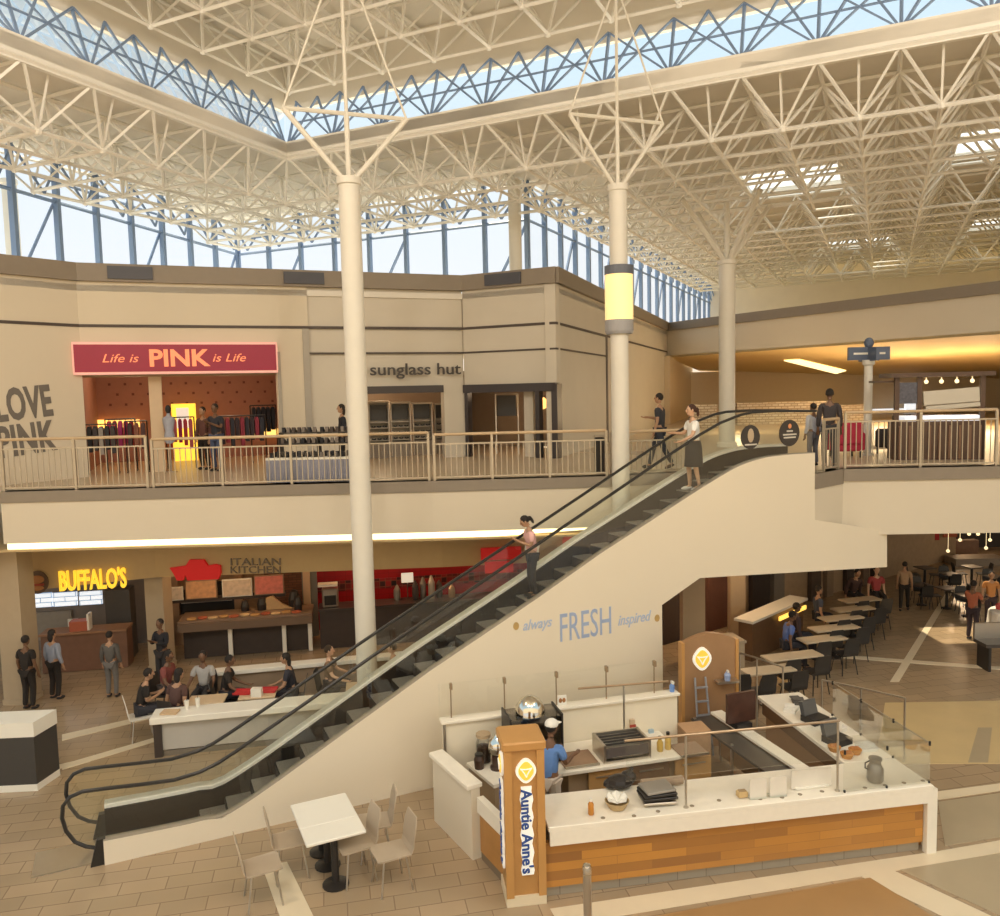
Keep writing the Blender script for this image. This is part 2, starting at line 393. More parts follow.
# ---- upper store fronts, cornice and cap
P0 = onz(-60, 268, 9.43); P1 = onz(76, 281, 9.43); P2 = onz(462, 291, 9.43); P3 = onz(555, 283, 9.43); P4 = onz(667, 331, 9.43); P5 = onz(1000, 295, 9.43); P6 = onz(1180, 273, 9.43)
F1, F2, F3, F4, F5 = Line(P0, P1), Line(P1, P2), Line(P2, P3), Line(P3, P4), Line(P4, P6)
ZC = 9.43
def wall(L, t0, t1, z0, z1, name, m=WALL, th=0.3, off=0.0, parent=None):
    mb = MB().prism([L.at(t0, z0, off), L.at(t1, z0, off), L.at(t1, z0, off - th), L.at(t0, z0, off - th)], (0, 0, z1 - z0))
    return struct(name, mb, m, parent)
def T(L, px, py=420): return L.hit(px, py)[0]
def Z(L, px, py): return L.hit(px, py)[1]
ztop = ZC
wall(F1, 0, F1.len, H, ztop, 'wall_upper_left')
zr = Z(F2, 200, 328)                         # height of the dark reveal line
zp = Z(F2, 180, 374)                         # top of the pink store's opening
ta, tb = T(F2, 78), T(F2, 279)
tc_, td = T(F2, 312), F2.len
wall(F2, tb, tc_, H, ztop, 'wall_upper_pier')
wall(F2, 0, tb, zp, ztop, 'wall_above_pink_store')
zs = Z(F2, 400, 387)
th0, th1 = T(F2, 366), T(F2, 440)
wall(F2, tc_, th0, H, zs, 'wall_upper_sunglass_pier', PANEL, off=-0.06)
wall(F2, tc_, td, zs, ztop, 'wall_above_sunglass_store', PANEL, off=-0.06)
g0, g1 = T(F3, 474), T(F3, 562)
zs3 = Z(F3, 540, 384)
wall(F3, 0, F3.len, zs3, ztop, 'wall_upper_corner', PANEL)
wall(F4, 0.0, F4.len, H, ztop, 'wall_upper_receding', PANEL)
wall(F5, 0, F5.len, 8.1, ztop, 'wall_upper_beam', WALL)
# column piers beside the doorways
wall(F2, td - 0.62, td, H, zs, 'wall_sunglass_pier_1', PANEL)
# cap band, dark reveals
mb = MB()
for L in (F1, F2, F3, F4): mb.prism([L.at(-0.05, ZC, 0.12), L.at(L.len + 0.05, ZC, 0.12), L.at(L.len + .05, ZC, -0.5), L.at(-.05, ZC, -0.5)], (0, 0, 0.42))
mb.prism([F5.at(-0.05, ZC, 0.12), F5.at(F5.len + 0.05, ZC, 0.12), F5.at(F5.len + .05, ZC, -0.5), F5.at(-.05, ZC, -0.5)], (0, 0, 0.4))
struct('trim_4', mb, TAUPE)
mb = MB()
for L, a, b_ in ((F1, 0, 0), (F2, 0, 0), (F3, 0, 0), (F4, 0, 0)):
    mb.prism([L.at(0, zr, 0.02), L.at(L.len, zr, 0.02), L.at(L.len, zr, -0.02), L.at(0, zr, -0.02)], (0, 0, 0.07))
z2 = Z(F2, 400, 354)
for L, t0 in ((F2, tc_), (F3, 0), (F4, 0)):
    t1 = L.len if L is not F4 else T(F4, 606)
    mb.prism([L.at(t0, z2, 0.02), L.at(t1, z2, 0.02), L.at(t1, z2, -0.02), L.at(t0, z2, -0.02)], (0, 0, 0.05))
t_ = T(F4, 606, 380)
mb.prism([F4.at(t_, H, 0.02), F4.at(t_ + 0.25, H, 0.02), F4.at(t_ + 0.25, H, -0.02), F4.at(t_, H, -0.02)], (0, 0, zr - H))
struct('trim_5', mb, DKLINE)
for L, xa_, xb_ in ((F2, 108, 153), (F2, 283, 323), (F3, 487, 523)):
    a_, b_ = L.hit(xa_, 277)[0], L.hit(xb_, 277)[0]
    vt = MB().box(((a_ + b_) / 2, -.14, ZC + .21), (b_ - a_, .06, .3)).build('roof_vent', mat('vent_dark', (.07, .07, .085), .5), None, M=L.frame()); tag(vt, {108: 'dark vent box on the parapet above the start of the crimson sign', 283: 'dark vent box on the parapet before the round column', 487: 'dark vent box on the parapet above the sunglass doorway'}[xa_], 'vent')
mb = MB().prism([F2.at(tc_ - 0.16, H, 0.05), F2.at(tc_, H, 0.05), F2.at(tc_, H, -0.02), F2.at(tc_ - 0.16, H, -0.02)], (0, 0, zr - H))
mb.prism([F2.at(tb + 0.02, H, 0.04), F2.at(tb + 0.1, H, 0.04), F2.at(tb + 0.1, H, -0.02), F2.at(tb + 0.02, H, -0.02)], (0, 0, zr - 0.6 - H))
struct('trim_6', mb, mat('grey_trim', (0.40, 0.36, 0.30), 0.5))
# roof decks behind the cap, below the clerestory
struct('roof_low_deck', MB().prism([tuple(P0[:2]) + (9.2,), tuple(P1[:2]) + (9.2,), tuple(P2[:2]) + (9.2,), tuple(P3[:2]) + (9.2,), tuple(P4[:2]) + (9.2,), (14, 64, 9.2), (-6, 64, 9.2), (-30, 30, 9.2)], (0, 0, 0.15)), DECKM)

# ---- second floor concourse beyond the beam
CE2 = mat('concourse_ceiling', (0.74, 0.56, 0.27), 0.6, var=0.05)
CA, CB_ = Vector((P4.x, P4.y, 8.1)), Vector((P6.x, P6.y, 8.1)); CD_ = Vector((44, 50, 6.05)); CN = (CB_ - CA).cross(CD_ - CA).normalized()
def onceil(px, py, lift=0.0):
    d = ray(px, py); return EYE + d * ((CA - Vector((0, 0, lift)) - EYE).dot(CN) / d.dot(CN))
def cz_at(x, y): return CA.z - ((x - CA.x) * CN.x + (y - CA.y) * CN.y) / CN.z
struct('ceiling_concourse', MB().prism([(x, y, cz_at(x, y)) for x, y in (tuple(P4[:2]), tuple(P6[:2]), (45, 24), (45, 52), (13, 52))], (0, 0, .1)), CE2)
struct('wall_concourse_end', MB().box((28, 51, 6.0), (40, 0.3, 3.0)), WALL2)
struct('wall_concourse_left', MB().prism([(8.5, 40, H), (12.5, 52, H), (12.1, 52, H), (8.2, 40.2, H)], (0, 0, 3.4)), WALL2)

# ---- roof: space frame modules on the A/B grid
MD = 1.5
KK = onz(258, 228, 13.0); LL = onz(515, 185, 13.0); QQ = onz(287, 153, 13.2)
aQ, bQ = QQ.dot(A), QQ.dot(B); aK = (KK.dot(A) + LL.dot(A)) / 2; bK = KK.dot(B); bL = LL.dot(B)
nK = round((aK - aQ) / MD); mK = round((bK - bQ) / MD); mL = round((bL - bQ) / MD)
aK, bK, bL = aQ + nK * MD, bQ + mK * MD, bQ + mL * MD
IMAX, JMIN = 24, -26
SKY = [onz(774, 185, 13.2), onz(831, 248, 13.2), onz(992, 150, 13.2), onz(1000, 228, 13.2)]
holes = set()
for s_ in SKY:
    i0 = int(math.floor((s_.dot(A) - aQ) / MD)); j0 = int(math.floor((s_.dot(B) - bQ) / MD))
    holes |= {(i0, j0), (i0 - 1, j0), (i0, j0 - 1), (i0 - 1, j0 - 1)}
def in_ring(i, j):
    if i < nK: return j < mK and not (i < 0 and j < 0) and i >= -15
    return j < mL and i < IMAX and j >= JMIN
KC = AB(aK, bK); _w = onz(0, 146, 13.0); KWL = Line(KC, _w)      # the long glazed wall, running back towards the viewer
def beyond(i, j):
    if i >= nK or j < 0: return False
    c = AB(aQ + (i + .5) * MD, bQ + (j + .5) * MD) - KC
    return c.dot(KWL.n) * (AB(0, 0) - KC).dot(KWL.n) < 0
cells = [(i, j) for i in range(-15, IMAX) for j in range(JMIN, mK + 3) if (in_ring(i, j) or (i < nK and mK <= j)) and not beyond(i, j)]
ZR = 13.2
dk = MB()
for i, j in cells:
    if (i, j) in holes: continue
    a0, b0 = aQ + i * MD, bQ + j * MD
    dk.prism([AB(a0, b0, ZR), AB(a0 + MD, b0, ZR), AB(a0 + MD, b0 + MD, ZR), AB(a0, b0 + MD, ZR)], (0, 0, 0.25))
_s = 1 if (AB(0, 0) - KC).dot(KWL.n) > 0 else -1
dk.prism([KWL.at(0, ZR + .03, 0), KWL.at(24, ZR + .03, 0), KWL.at(24, ZR + .03, _s * 1.6), KWL.at(0, ZR + .03, _s * 1.6)], (0, 0, 0.2))
struct('ceiling', dk, DECKM)
sk = MB()
for i, j in holes:
    a0, b0 = aQ + i * MD, bQ + j * MD
    sk.quad(AB(a0, b0, ZR + .2), AB(a0 + MD, b0, ZR + .2), AB(a0 + MD, b0 + MD, ZR + .2), AB(a0, b0 + MD, ZR + .2))
struct('window_skylight', sk, SKYGL)
def space_frame(cells, a0, b0, zl, zu, r1=0.046, r2=0.036):
    lo, dg = MB(), MB(); cs = set(cells); segs = set()
    for i, j in cells:
        if (i, j) in holes and zl < 13: continue
        c = AB(a0 + (i + .5) * MD, b0 + (j + .5) * MD, zl)
        for di, dj in ((0, 0), (1, 0), (1, 1), (0, 1)):
            dg.rod(c, AB(a0 + (i + di) * MD, b0 + (j + dj) * MD, zu), r2, 4, cap=False)
        for di, dj in ((1, 0), (0, 1)):
            if (i + di, j + dj) in cs: lo.rod(c, AB(a0 + (i + .5 + di) * MD, b0 + (j + .5 + dj) * MD, zl), r1, 4, cap=False)
        for s_ in (((i, j), (i + 1, j)), ((i, j), (i, j + 1)), ((i + 1, j), (i + 1, j + 1)), ((i, j + 1), (i + 1, j + 1))): segs.add(s_)
    for p, q in segs: lo.rod(AB(a0 + p[0] * MD, b0 + p[1] * MD, zu), AB(a0 + q[0] * MD, b0 + q[1] * MD, zu), r1, 4, cap=False)
    # joints
    for i, j in cells:
        if not ((i, j) in holes and zl < 13): lo.ball(AB(a0 + (i + .5) * MD, b0 + (j + .5) * MD, zl), 0.085, 6, 4)
    lo.v += []; b = len(lo.v); lo.v += dg.v; lo.f += [tuple(b + x for x in f) for f in dg.f]
    return lo
ring = [(i, j) for (i, j) in cells if i < 20 and j > -22]
sf = space_frame(ring, aQ, bQ, 12.05, 13.08)
struct('ceiling_space_frame', sf, TRUSS)
# raised centre roof
bA, bB = aQ + 0.6, bQ + 0.5
zq = 14.55
rc = [(i, j) for i in range(-13, 0) for j in range(-15, 0)]
def rq(a0, a1, b0, b1, z): return [AB(a0, b0, z), AB(a1, b0, z), AB(a1, b1, z), AB(a0, b1, z)]
struct('ceiling_raised', MB().prism(rq(bA - 20, bA + .3, bB - 23, bB + .3, 15.9), (0, 0, 0.3)), DECKM)
struct('ceiling_raised_frame', space_frame(rc, bA, bB, 14.7, 15.8), TRUSS)
mb = MB()
mb.prism([AB(bA, bB, zq), AB(bA, bB - 23, zq), AB(bA + .15, bB - 23, zq), AB(bA + .15, bB, zq)], (0, 0, 1.4))
mb.prism([AB(bA, bB, zq), AB(bA - 20, bB, zq), AB(bA - 20, bB + .15, zq), AB(bA, bB + .15, zq)], (0, 0, 1.4))
struct('trim_7', mb, DECKM)
mb = MB()   # inner curb of the ring opening
mb.prism([AB(aQ, bQ, 13.0), AB(aQ, bQ - 24, 13.0), AB(aQ + .12, bQ - 24, 13.0), AB(aQ + .12, bQ + .12, 13.0)], (0, 0, 0.5))
mb.prism([AB(aQ, bQ, 13.0), AB(aQ - 20, bQ, 13.0), AB(aQ - 20, bQ + .12, 13.0), AB(aQ + .12, bQ + .12, 13.0)], (0, 0, 0.5))
struct('trim_8', mb, TRUSS)
# ribs and glass in the band between the two roofs
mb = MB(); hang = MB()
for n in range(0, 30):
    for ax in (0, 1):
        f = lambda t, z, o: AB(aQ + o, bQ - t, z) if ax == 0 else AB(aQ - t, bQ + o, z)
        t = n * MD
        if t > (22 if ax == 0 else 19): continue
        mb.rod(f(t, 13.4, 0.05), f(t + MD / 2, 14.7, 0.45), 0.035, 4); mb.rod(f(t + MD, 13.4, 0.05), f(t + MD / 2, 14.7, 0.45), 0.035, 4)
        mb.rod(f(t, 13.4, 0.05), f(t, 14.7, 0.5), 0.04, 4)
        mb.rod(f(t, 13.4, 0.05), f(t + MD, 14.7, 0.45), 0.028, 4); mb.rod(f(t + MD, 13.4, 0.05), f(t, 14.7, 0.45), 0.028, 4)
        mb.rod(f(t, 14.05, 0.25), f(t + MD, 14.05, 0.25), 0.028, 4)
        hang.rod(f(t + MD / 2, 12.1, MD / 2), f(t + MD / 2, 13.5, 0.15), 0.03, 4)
struct('window_band_frame', mb, MULL_BACKLIT); struct('ceiling_edge_hangers', hang, TRUSS)
mb = MB().quad(AB(aQ + .3, bQ + .3, 13.45), AB(aQ + .3, bQ - 23, 13.45), AB(bA + .05, bB - 23, 14.6), AB(bA + .05, bB, 14.6))
mb.quad(AB(aQ + .3, bQ + .3, 13.45), AB(aQ - 20, bQ + .3, 13.45), AB(bA - 20, bB + .05, 14.6), AB(bA, bB + .05, 14.6))
struct('window_band', mb, WINGL)
# clerestory: mullions, rails and glass
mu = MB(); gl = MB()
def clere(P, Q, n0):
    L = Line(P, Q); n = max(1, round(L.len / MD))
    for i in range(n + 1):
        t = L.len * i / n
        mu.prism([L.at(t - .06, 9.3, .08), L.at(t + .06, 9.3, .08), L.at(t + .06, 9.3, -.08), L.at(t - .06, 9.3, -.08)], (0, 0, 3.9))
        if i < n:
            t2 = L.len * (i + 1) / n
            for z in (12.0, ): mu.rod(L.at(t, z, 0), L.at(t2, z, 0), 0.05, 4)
            mu.rod(L.at(t, 13.1, 0.1), L.at((t + t2) / 2, 12.05, .3), 0.04, 4); mu.rod(L.at(t2, 13.1, 0.1), L.at((t + t2) / 2, 12.05, .3), 0.04, 4)  # truss webs coloured blue like the mullions, standing in for backlight
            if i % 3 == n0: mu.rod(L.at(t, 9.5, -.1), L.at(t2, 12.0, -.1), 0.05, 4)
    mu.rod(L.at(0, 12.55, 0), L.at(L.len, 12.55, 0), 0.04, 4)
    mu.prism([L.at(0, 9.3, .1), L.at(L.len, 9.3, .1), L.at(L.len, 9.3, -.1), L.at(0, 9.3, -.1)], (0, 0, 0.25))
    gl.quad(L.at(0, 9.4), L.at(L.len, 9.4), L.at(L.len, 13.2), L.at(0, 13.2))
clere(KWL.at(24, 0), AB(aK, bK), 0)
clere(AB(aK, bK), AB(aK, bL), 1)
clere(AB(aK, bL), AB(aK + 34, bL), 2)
struct('window_clerestory_frame', mu, MULL_BACKLIT)
struct('window_clerestory', gl, WINGL)
# parapet outside, seen through the glass as pale roof edge
# end walls of the wing under the roof
struct('wall_wing_end', MB().prism([AB(aQ + 36, bL, 9.4), AB(aQ + 36, bL - 40, 9.4), AB(aQ + 36.3, bL - 40, 9.4), AB(aQ + 36.3, bL, 9.4)], (0, 0, 4)), DECKM)

# unseen rest of the hall behind and beside the viewer, blocking sky light
struct('wall_back', MB().box((6, -9.0, 11.5), (74, 0.3, 10)), WALL)
struct('wall_right', MB().box((45, 40, 6.6), (0.3, 100, 13.2)), WALL2)
struct('wall_left', MB().box((-30, 40, 4.5), (0.3, 100, 9)), WALL2)
# ---- columns with branching struts
def column(px, py, dist, rad, ztop, z0, label, struts=True, r_st=0.042, zs_=12.05, spread=0.75, dirs=((1, 1), (1, -1), (-1, -1), (-1, 1))):
    X = dep(px, py, dist); base = Vector((X.x, X.y, z0))
    t = thing('column', label, 'column', base, R(90 - 25.5))
    t['kind'] = 'structure'
    MB().lathe((0, 0, 0), [(rad * 1.25, 0), (rad * 1.25, 0.12), (rad, 0.16), (rad, ztop - z0), (rad * 1.15, ztop - z0 + .02), (rad * 1.15, ztop - z0 + .14)], 24).build('shaft', COLM, t, smooth=True)
    if struts:
        s = MB()
        for sx, sy in dirs:
            s.rod((0, 0, ztop - z0), (sx * spread, sy * spread, zs_ - z0), r_st, 8)
        s.rod((0, 0, ztop - z0), (0, 0, zs_ - z0), r_st, 8)
        if len(dirs) == 2:
            zn = zs_ - z0
            s.rod((spread, -spread, zn), (-spread, spread, zn), .04, 6); s.rod((0, 0, zn), (0, 0, 14.7 - z0), .035, 6)
            for e in (-1, 1): s.rod((e * spread, -e * spread, zn), (0, 0, 14.7 - z0), .022, 6)
        s.build('branch_struts', COLM, t)
    return t
column(357, 400, 15.3, 0.20, 10.45, 0, 'tall round cream column rising between the food court and the escalator', spread=.8, dirs=((1, -1), (-1, 1)), r_st=.05, zs_=11.75)
column(620, 400, 16.85, 0.185, 10.6, 0, 'tall cream column carrying the lit drum lantern', dirs=((1, -1), (-1, 1)))
column(727, 340, 24.5, 0.24, 10.2, H, 'cream column beyond the top of the escalator', r_st=0.08, spread=1.1)
column(10, 200, 24, 0.2, 12.9, 9.3, 'short white column standing on the deck by the tall windows', struts=False)
column(515, 230, 25.5, 0.2, 12.9, 9.3, 'white column at the outer corner of the tall windows', struts=False)
# ================================================================ ESCALATOR
ESC = thing('escalator', 'long escalator with black handrails, glass sides and a smooth cream side wall', 'escalator', LAND.P, LAND.rot)
def EP(px, py, off=0.0):
    t, z = LAND.hit(px, py, off); return t, z
ICW = mat('escalator_cladding', (0.78, 0.69, 0.54), 0.55, var=0.025, scale=0.6)
top = [(103, 838), (150, 833.5), (190, 829), (208, 825), (222, 818.5), (235, 810.5), (250, 801), (280, 780), (430, 671), (538, 598), (600, 554), (700, 489), (722, 475.5), (735, 468), (745, 463.5), (756, 460), (768, 457), (790, 454.5), (815, 453)]
TOP = [EP(*p) for p in top]
TOP = [(t, max(z, 0.30) if t < 1.7 else z) for t, z in TOP]
TOP[0] = (TOP[0][0], 0.36); TOP[1] = (TOP[1][0], 0.34); TOP[2] = (TOP[2][0], 0.33); TOP[3] = (TOP[3][0], 0.335)
under = [(815, 520), (887, 531), (887, 567), (700, 578), (662, 605)]
poly = TOP + [EP(*p) for p in under]
tr_ = EP(663, 650)[0]
poly += [(tr_, 0.0), (TOP[0][0], 0.0)]
def side(poly, y0, y1, name, m, parent=ESC):
    mb = MB().prism([(t, y0, z) for t, z in poly], (0, y1 - y0, 0))
    # turn outward: triangulated by Blender
    o = mb.build(name, m, parent); bm = bmesh.new(); bm.from_mesh(o.data)
    bmesh.ops.triangulate(bm, faces=[f for f in bm.faces if len(f.verts) > 4]); bmesh.ops.recalc_face_normals(bm, faces=bm.faces); bm.to_mesh(o.data); bm.free()
    return o
side(poly, 0.0, 0.10, 'side_wall', ICW)
def topz(t):
    if t <= TOP[0][0]: return TOP[0][1]
    for (a, za), (b, zb_) in zip(TOP, TOP[1:]):
        if a <= t <= b: return za + (zb_ - za) * (t - a) / max(1e-6, b - a)
    return TOP[-1][1]
# far side wall below the deck, so the run is a solid body
fpoly = [(t, z - 0.06) for t, z in TOP] + [EP(*p) for p in under[1:]] + [(tr_, 0.0), (TOP[0][0], 0.0)]
side(fpoly, 0.90, 1.0, 'far_side_wall', ICW)
und = MB()
U = [EP(*p) for p in under[2:]]
und.prism([(U[0][0], 0.1, U[0][1]), (U[1][0], 0.1, U[1][1]), (U[1][0], 0.1, U[1][1] + .1), (U[0][0], 0.1, U[0][1] + .1)], (0, .8, 0))
und.prism([(U[1][0], 0.1, U[1][1]), (U[2][0], 0.1, U[2][1]), (U[2][0], 0.1, U[2][1] + .1), (U[1][0], 0.1, U[1][1] + .1)], (0, .8, 0))
und.prism([(tr_ - .1, .1, 0), (tr_, .1, 0), (tr_, .1, U[2][1]), (tr_ - .1, .1, U[2][1])], (0, .8, 0))
und.build('underside', ICW, ESC)
def strip(z0f, z1f, ya, yb, name, m, t0=None, t1=None, n=70):
    t0 = TOP[0][0] if t0 is None else t0; t1 = TOP[-1][0] if t1 is None else t1
    mb = MB()
    ts = [t0 + (t1 - t0) * i / n for i in range(n + 1)]
    for a, b in zip(ts, ts[1:]):
        mb.v += []; i = len(mb.v)
        mb.v += [Vector(p) for p in ((a, ya, z0f(a)), (b, ya, z0f(b)), (b, ya, z1f(b)), (a, ya, z1f(a)), (a, yb, z0f(a)), (b, yb, z0f(b)), (b, yb, z1f(b)), (a, yb, z1f(a)))]
        for f in ((0, 1, 2, 3), (5, 4, 7, 6), (3, 2, 6, 7), (1, 0, 4, 5)): mb.f.append(tuple(i + x for x in f))
    mb.f += [(0, 3, 7, 4), tuple(len(mb.v) - 8 + x for x in (1, 5, 6, 2))]
    return mb.build(name, m, ESC)
DECKW = mat('escalator_deck', (0.86, 0.83, 0.76), 0.35)
strip(lambda t: topz(t), lambda t: topz(t) + 0.012, 0.0, 0.13, 'near_deck', mat('deck_edge', (0.36, 0.31, 0.24), 0.45, 0.2))
strip(lambda t: topz(t) - 0.02, lambda t: topz(t) + 0.15, 0.80, 1.0, 'far_deck', DECKW)
SKIRT = mat('escalator_skirt', (0.022, 0.018, 0.016), 0.75, spec=.2)
strip(lambda t: topz(t) - 0.5 if t > 2 else 0.03, lambda t: topz(t) + 0.10, 0.76, 0.80, 'far_skirt', SKIRT)
# handrails
hp = [(98, 848), (86, 846.5), (75, 842), (66, 831), (62, 818), (63, 806), (70, 797), (82, 791.5), (105, 788.5), (140, 784.5), (174, 780), (200, 772), (218, 763), (235, 752), (300, 707), (374, 655), (600, 502), (660, 461), (700, 434.5), (720, 423), (740, 415), (752, 412.4), (775, 411), (816, 411)]
HP = [EP(*p, -0.08) for p in hp]
HZ = [(t, z) for t, z in HP[7:]]
for y, nm in ((0.08, 'near handrail'), (0.84, 'far handrail')):
    MB().tube([(t, y, z) for t, z in HP], 0.028, 8).build('handrail', BLACK, ESC, smooth=True)['label'] = nm
def handz(t):
    for (a, za), (b, zb_) in zip(HZ, HZ[1:]):
        if a <= t <= b: return za + (zb_ - za) * (t - a) / max(1e-6, b - a)
    return HZ[0][1] if t < HZ[0][0] else HZ[-1][1]
for y, zf in ((0.08, 0.012), (0.84, 0.15)):
    mb = MB(); ts = [0.0 + (TOP[-1][0]) * i / 80 for i in range(81)]
    for a, b in zip(ts, ts[1:]):
        mb.quad((a, y, topz(a) + zf), (b, y, topz(b) + zf), (b, y, handz(b) - .03), (a, y, handz(a) - .03))
    # rounded glass nose behind the handrail loop
    nose = [(t, z) for t, z in HP[:8]]
    cx = 0.0
    for (a, za), (b, zb_) in zip(nose, nose[1:]): mb.quad((a + .03, y, za), (b + .03, y, zb_), (cx, y, zb_), (cx, y, za))
    mb.build('glass_balustrade', GLASSG, ESC)
for y in (0.08, 0.84):
    MB().prism([(-0.16, y - .05, 0.0), (0.02, y - .05, 0.0), (0.05, y - .05, 0.38), (-0.06, y - .05, 0.38)], (0, .1, 0)).build('newel_foot', BLACK, ESC)
# landing plate and steps
MB().box((-0.35, 0.45, 0.012), (1.1, 0.66, 0.022)).build('comb_plate', STEEL, ESC)
RISER = mat('step_riser', (0.025, 0.022, 0.02), 0.8); TREAD = brick_mat('step_tread', (0.50, 0.47, 0.41), (0.46, 0.43, 0.37), (0.12, 0.10, 0.08), 3, 0.02, 0.004, 0.4, rot=0)
STEPS = []
t = 1.05; slope = (TOP[11][1] - TOP[7][1]) / (TOP[11][0] - TOP[7][0])
zt = lambda tt: max(0.02, min(H + 0.32, topz(tt) - 0.18 if tt > 1.5 else 0.02))
st = None; tt = 0.15; dt = 0.40
while tt < TOP[-1][0] - 0.4:
    z0 = zt(tt + dt * .5)
    mb = MB().box((tt + dt / 2, 0.455, z0 - 0.03), (dt, 0.62, 0.06))
    s_ = mb.build('step', TREAD, ESC); STEPS.append((tt + dt / 2, z0))
    zp_ = zt(tt + dt * 1.5)
    if zp_ - z0 > 0.01:
        MB().prism([(tt + dt - .02, .155, z0), (tt + dt - .02, .755, z0), (tt + dt - .02, .755, zp_ - .02), (tt + dt - .02, .155, zp_ - .02)], (.05, 0, 0)).build('riser', RISER, s_)
    tt += dt
MB().box((TOP[-1][0] - .1, 0.455, H + .0), (1.0, 0.60, 0.02)).build('comb_plate', STEEL, ESC)
# two round notices on the near glass, by the landing
NOTE = mat('dark_notice', (0.04, 0.033, 0.03), 0.4)
for (px, py, r, lab, tone) in ((750.5, 437, .24, 'round dark notice on the escalator glass with a pale figure, nearer the steps', (0.4, 0.26, 0.15)), (789.5, 433, .27, 'round dark notice on the escalator glass with white wording, nearer the landing', (0.75, 0.3, 0.12))):
    t_, z_ = EP(px, py, -.06); fr = LAND.frame(t_, z_, -.06)
    o = thing('glass_notice', lab, 'sign', fr.translation, LAND.rot)
    pts = [(math.cos(a) * r, 0.0, math.sin(a) * r) for a in [2 * math.pi * i / 28 for i in range(28)]]
    MB().prism(pts, (0, 0.012, 0)).build('disc', NOTE, o)
    f0 = fr @ Matrix.Translation((0, -.006, 0))
    if r > .25:
        for zz_, ww_ in ((.04, .16), (-.03, .36), (-.09, .32)): MB().box((0, -.008, zz_), (ww_, .004, .03)).build('wording_line', mat('notice_white', (.62, .58, .5)), o)
        MB().ball((0, -.01, .14), (.045, .004, .05)).build('emblem', mat('notice_orange', tone), o)
    else:
        MB().ball((0, -.01, .03), (.08, .004, .14)).build('figure', mat('notice_pale', (.5, .38, .25)), o)
        MB().box((0, -.01, -.15), (.3, .004, .03)).build('band', mat('notice_white', (.62, .58, .5)), o)

# ================================================================ KIOSK
KL = Line(onz(547, 828, 1.0), onz(935, 785, 1.0)); KL.rot = math.atan2(KL.u.y, KL.u.x)
def kp(px, py, z):
    """pixel at height z in the kiosk's own frame: t along, y away"""
    W = onz(px, py, z) - KL.P; return W.dot(KL.u), -W.dot(KL.n)
WOODK = brick_mat('kiosk_wood', (0.66, 0.30, 0.06), (0.34, 0.15, 0.045), (0.38, 0.17, 0.05), 0.95, 0.12, 0.003, 0.35, rot=KL.rot, plane='tz')
WOODK2 = mat('kiosk_wood_pillar', (0.47, 0.24, 0.075), 0.4, var=0.15, scale=3)
TOE = brick_mat('toe_tile', (0.42, 0.36, 0.27), (0.38, 0.33, 0.25), (0.25, 0.2, 0.15), 0.4, 0.3, 0.006, 0.4, rot=KL.rot, plane='tz')
W_ = KL.len; DP = 0.85
ctr = thing('kiosk_counter', 'front kiosk counter with thick white stone top over wood planks', 'counter', KL.P, KL.rot)
MB().box((W_ / 2 + .0, DP / 2, 0.965), (W_ - .04, DP, 0.07), bev=.008).build('countertop', STONE, ctr)
MB().box((W_ / 2 - .03, 0.03, 0.84), (W_ - .14, 0.06, 0.19)).build('apron', STONE, ctr)
MB().box((W_ - 0.03, 0.045, 0.47), (0.15, 0.09, 0.94)).build('end_leg', STONE, ctr)
MB().box((W_ / 2 - .07, 0.11, 0.45), (W_ - .1, 0.08, 0.60)).build('wood_front', WOODK, ctr)
MB().box((W_ / 2 - .07, 0.16, 0.08), (W_ - .15, 0.08, 0.155)).build('toe_kick', TOE, ctr)
MB().box((W_ / 2 - .07, DP - .04, 0.47), (W_ - .2, 0.04, 0.93)).build('inner_panel', mat('inner_panel', (.42, .33, .22), .6), ctr)
MB().box((W_ - .05, DP / 2 + .1, 0.47), (0.05, DP - .25, 0.93)).build('end_panel', WOODK, ctr)
gm = mat('grommet', (.28, .22, .15), .5)
for px, py in ((603, 818), (634, 816), (658, 811.5), (692, 806), (738, 795), (719, 800.5), (760, 799), (782, 797.5), (800, 794.5), (822, 791.5), (865, 788), (885, 785.5), (904, 783), (923, 781)):
    t_, y_ = kp(px, py, 1.0)
    if y_ > 0.03: MB().lathe((t_, y_, 1.0), [(.03, 0), (.03, .006), (.02, .008)], 12).build('grommet', gm, ctr)
# returning side counter on the far end
tR, yR = W_ - 0.95, 3.6
sc_ = thing('kiosk_side_counter', 'kiosk side counter running back from the metal canister, white stone top', 'counter', KL.P, KL.rot)
MB().box((W_ - .42, DP + 1.36, 0.965), (0.82, 2.7, 0.07), bev=.008).build('countertop', STONE, sc_)
MB().box((W_ - .42, DP + 1.35, 0.80), (0.70, 2.6, 0.25)).build('drawer_body', mat('dark_wood', (.16, .085, .04), .5, var=.2), sc_)
MB().box((W_ - .42, DP + 1.35, 0.35), (0.60, 2.5, 0.65)).build('base_cabinet', mat('cabinet_brown', (.34, .2, .1), .5), sc_)
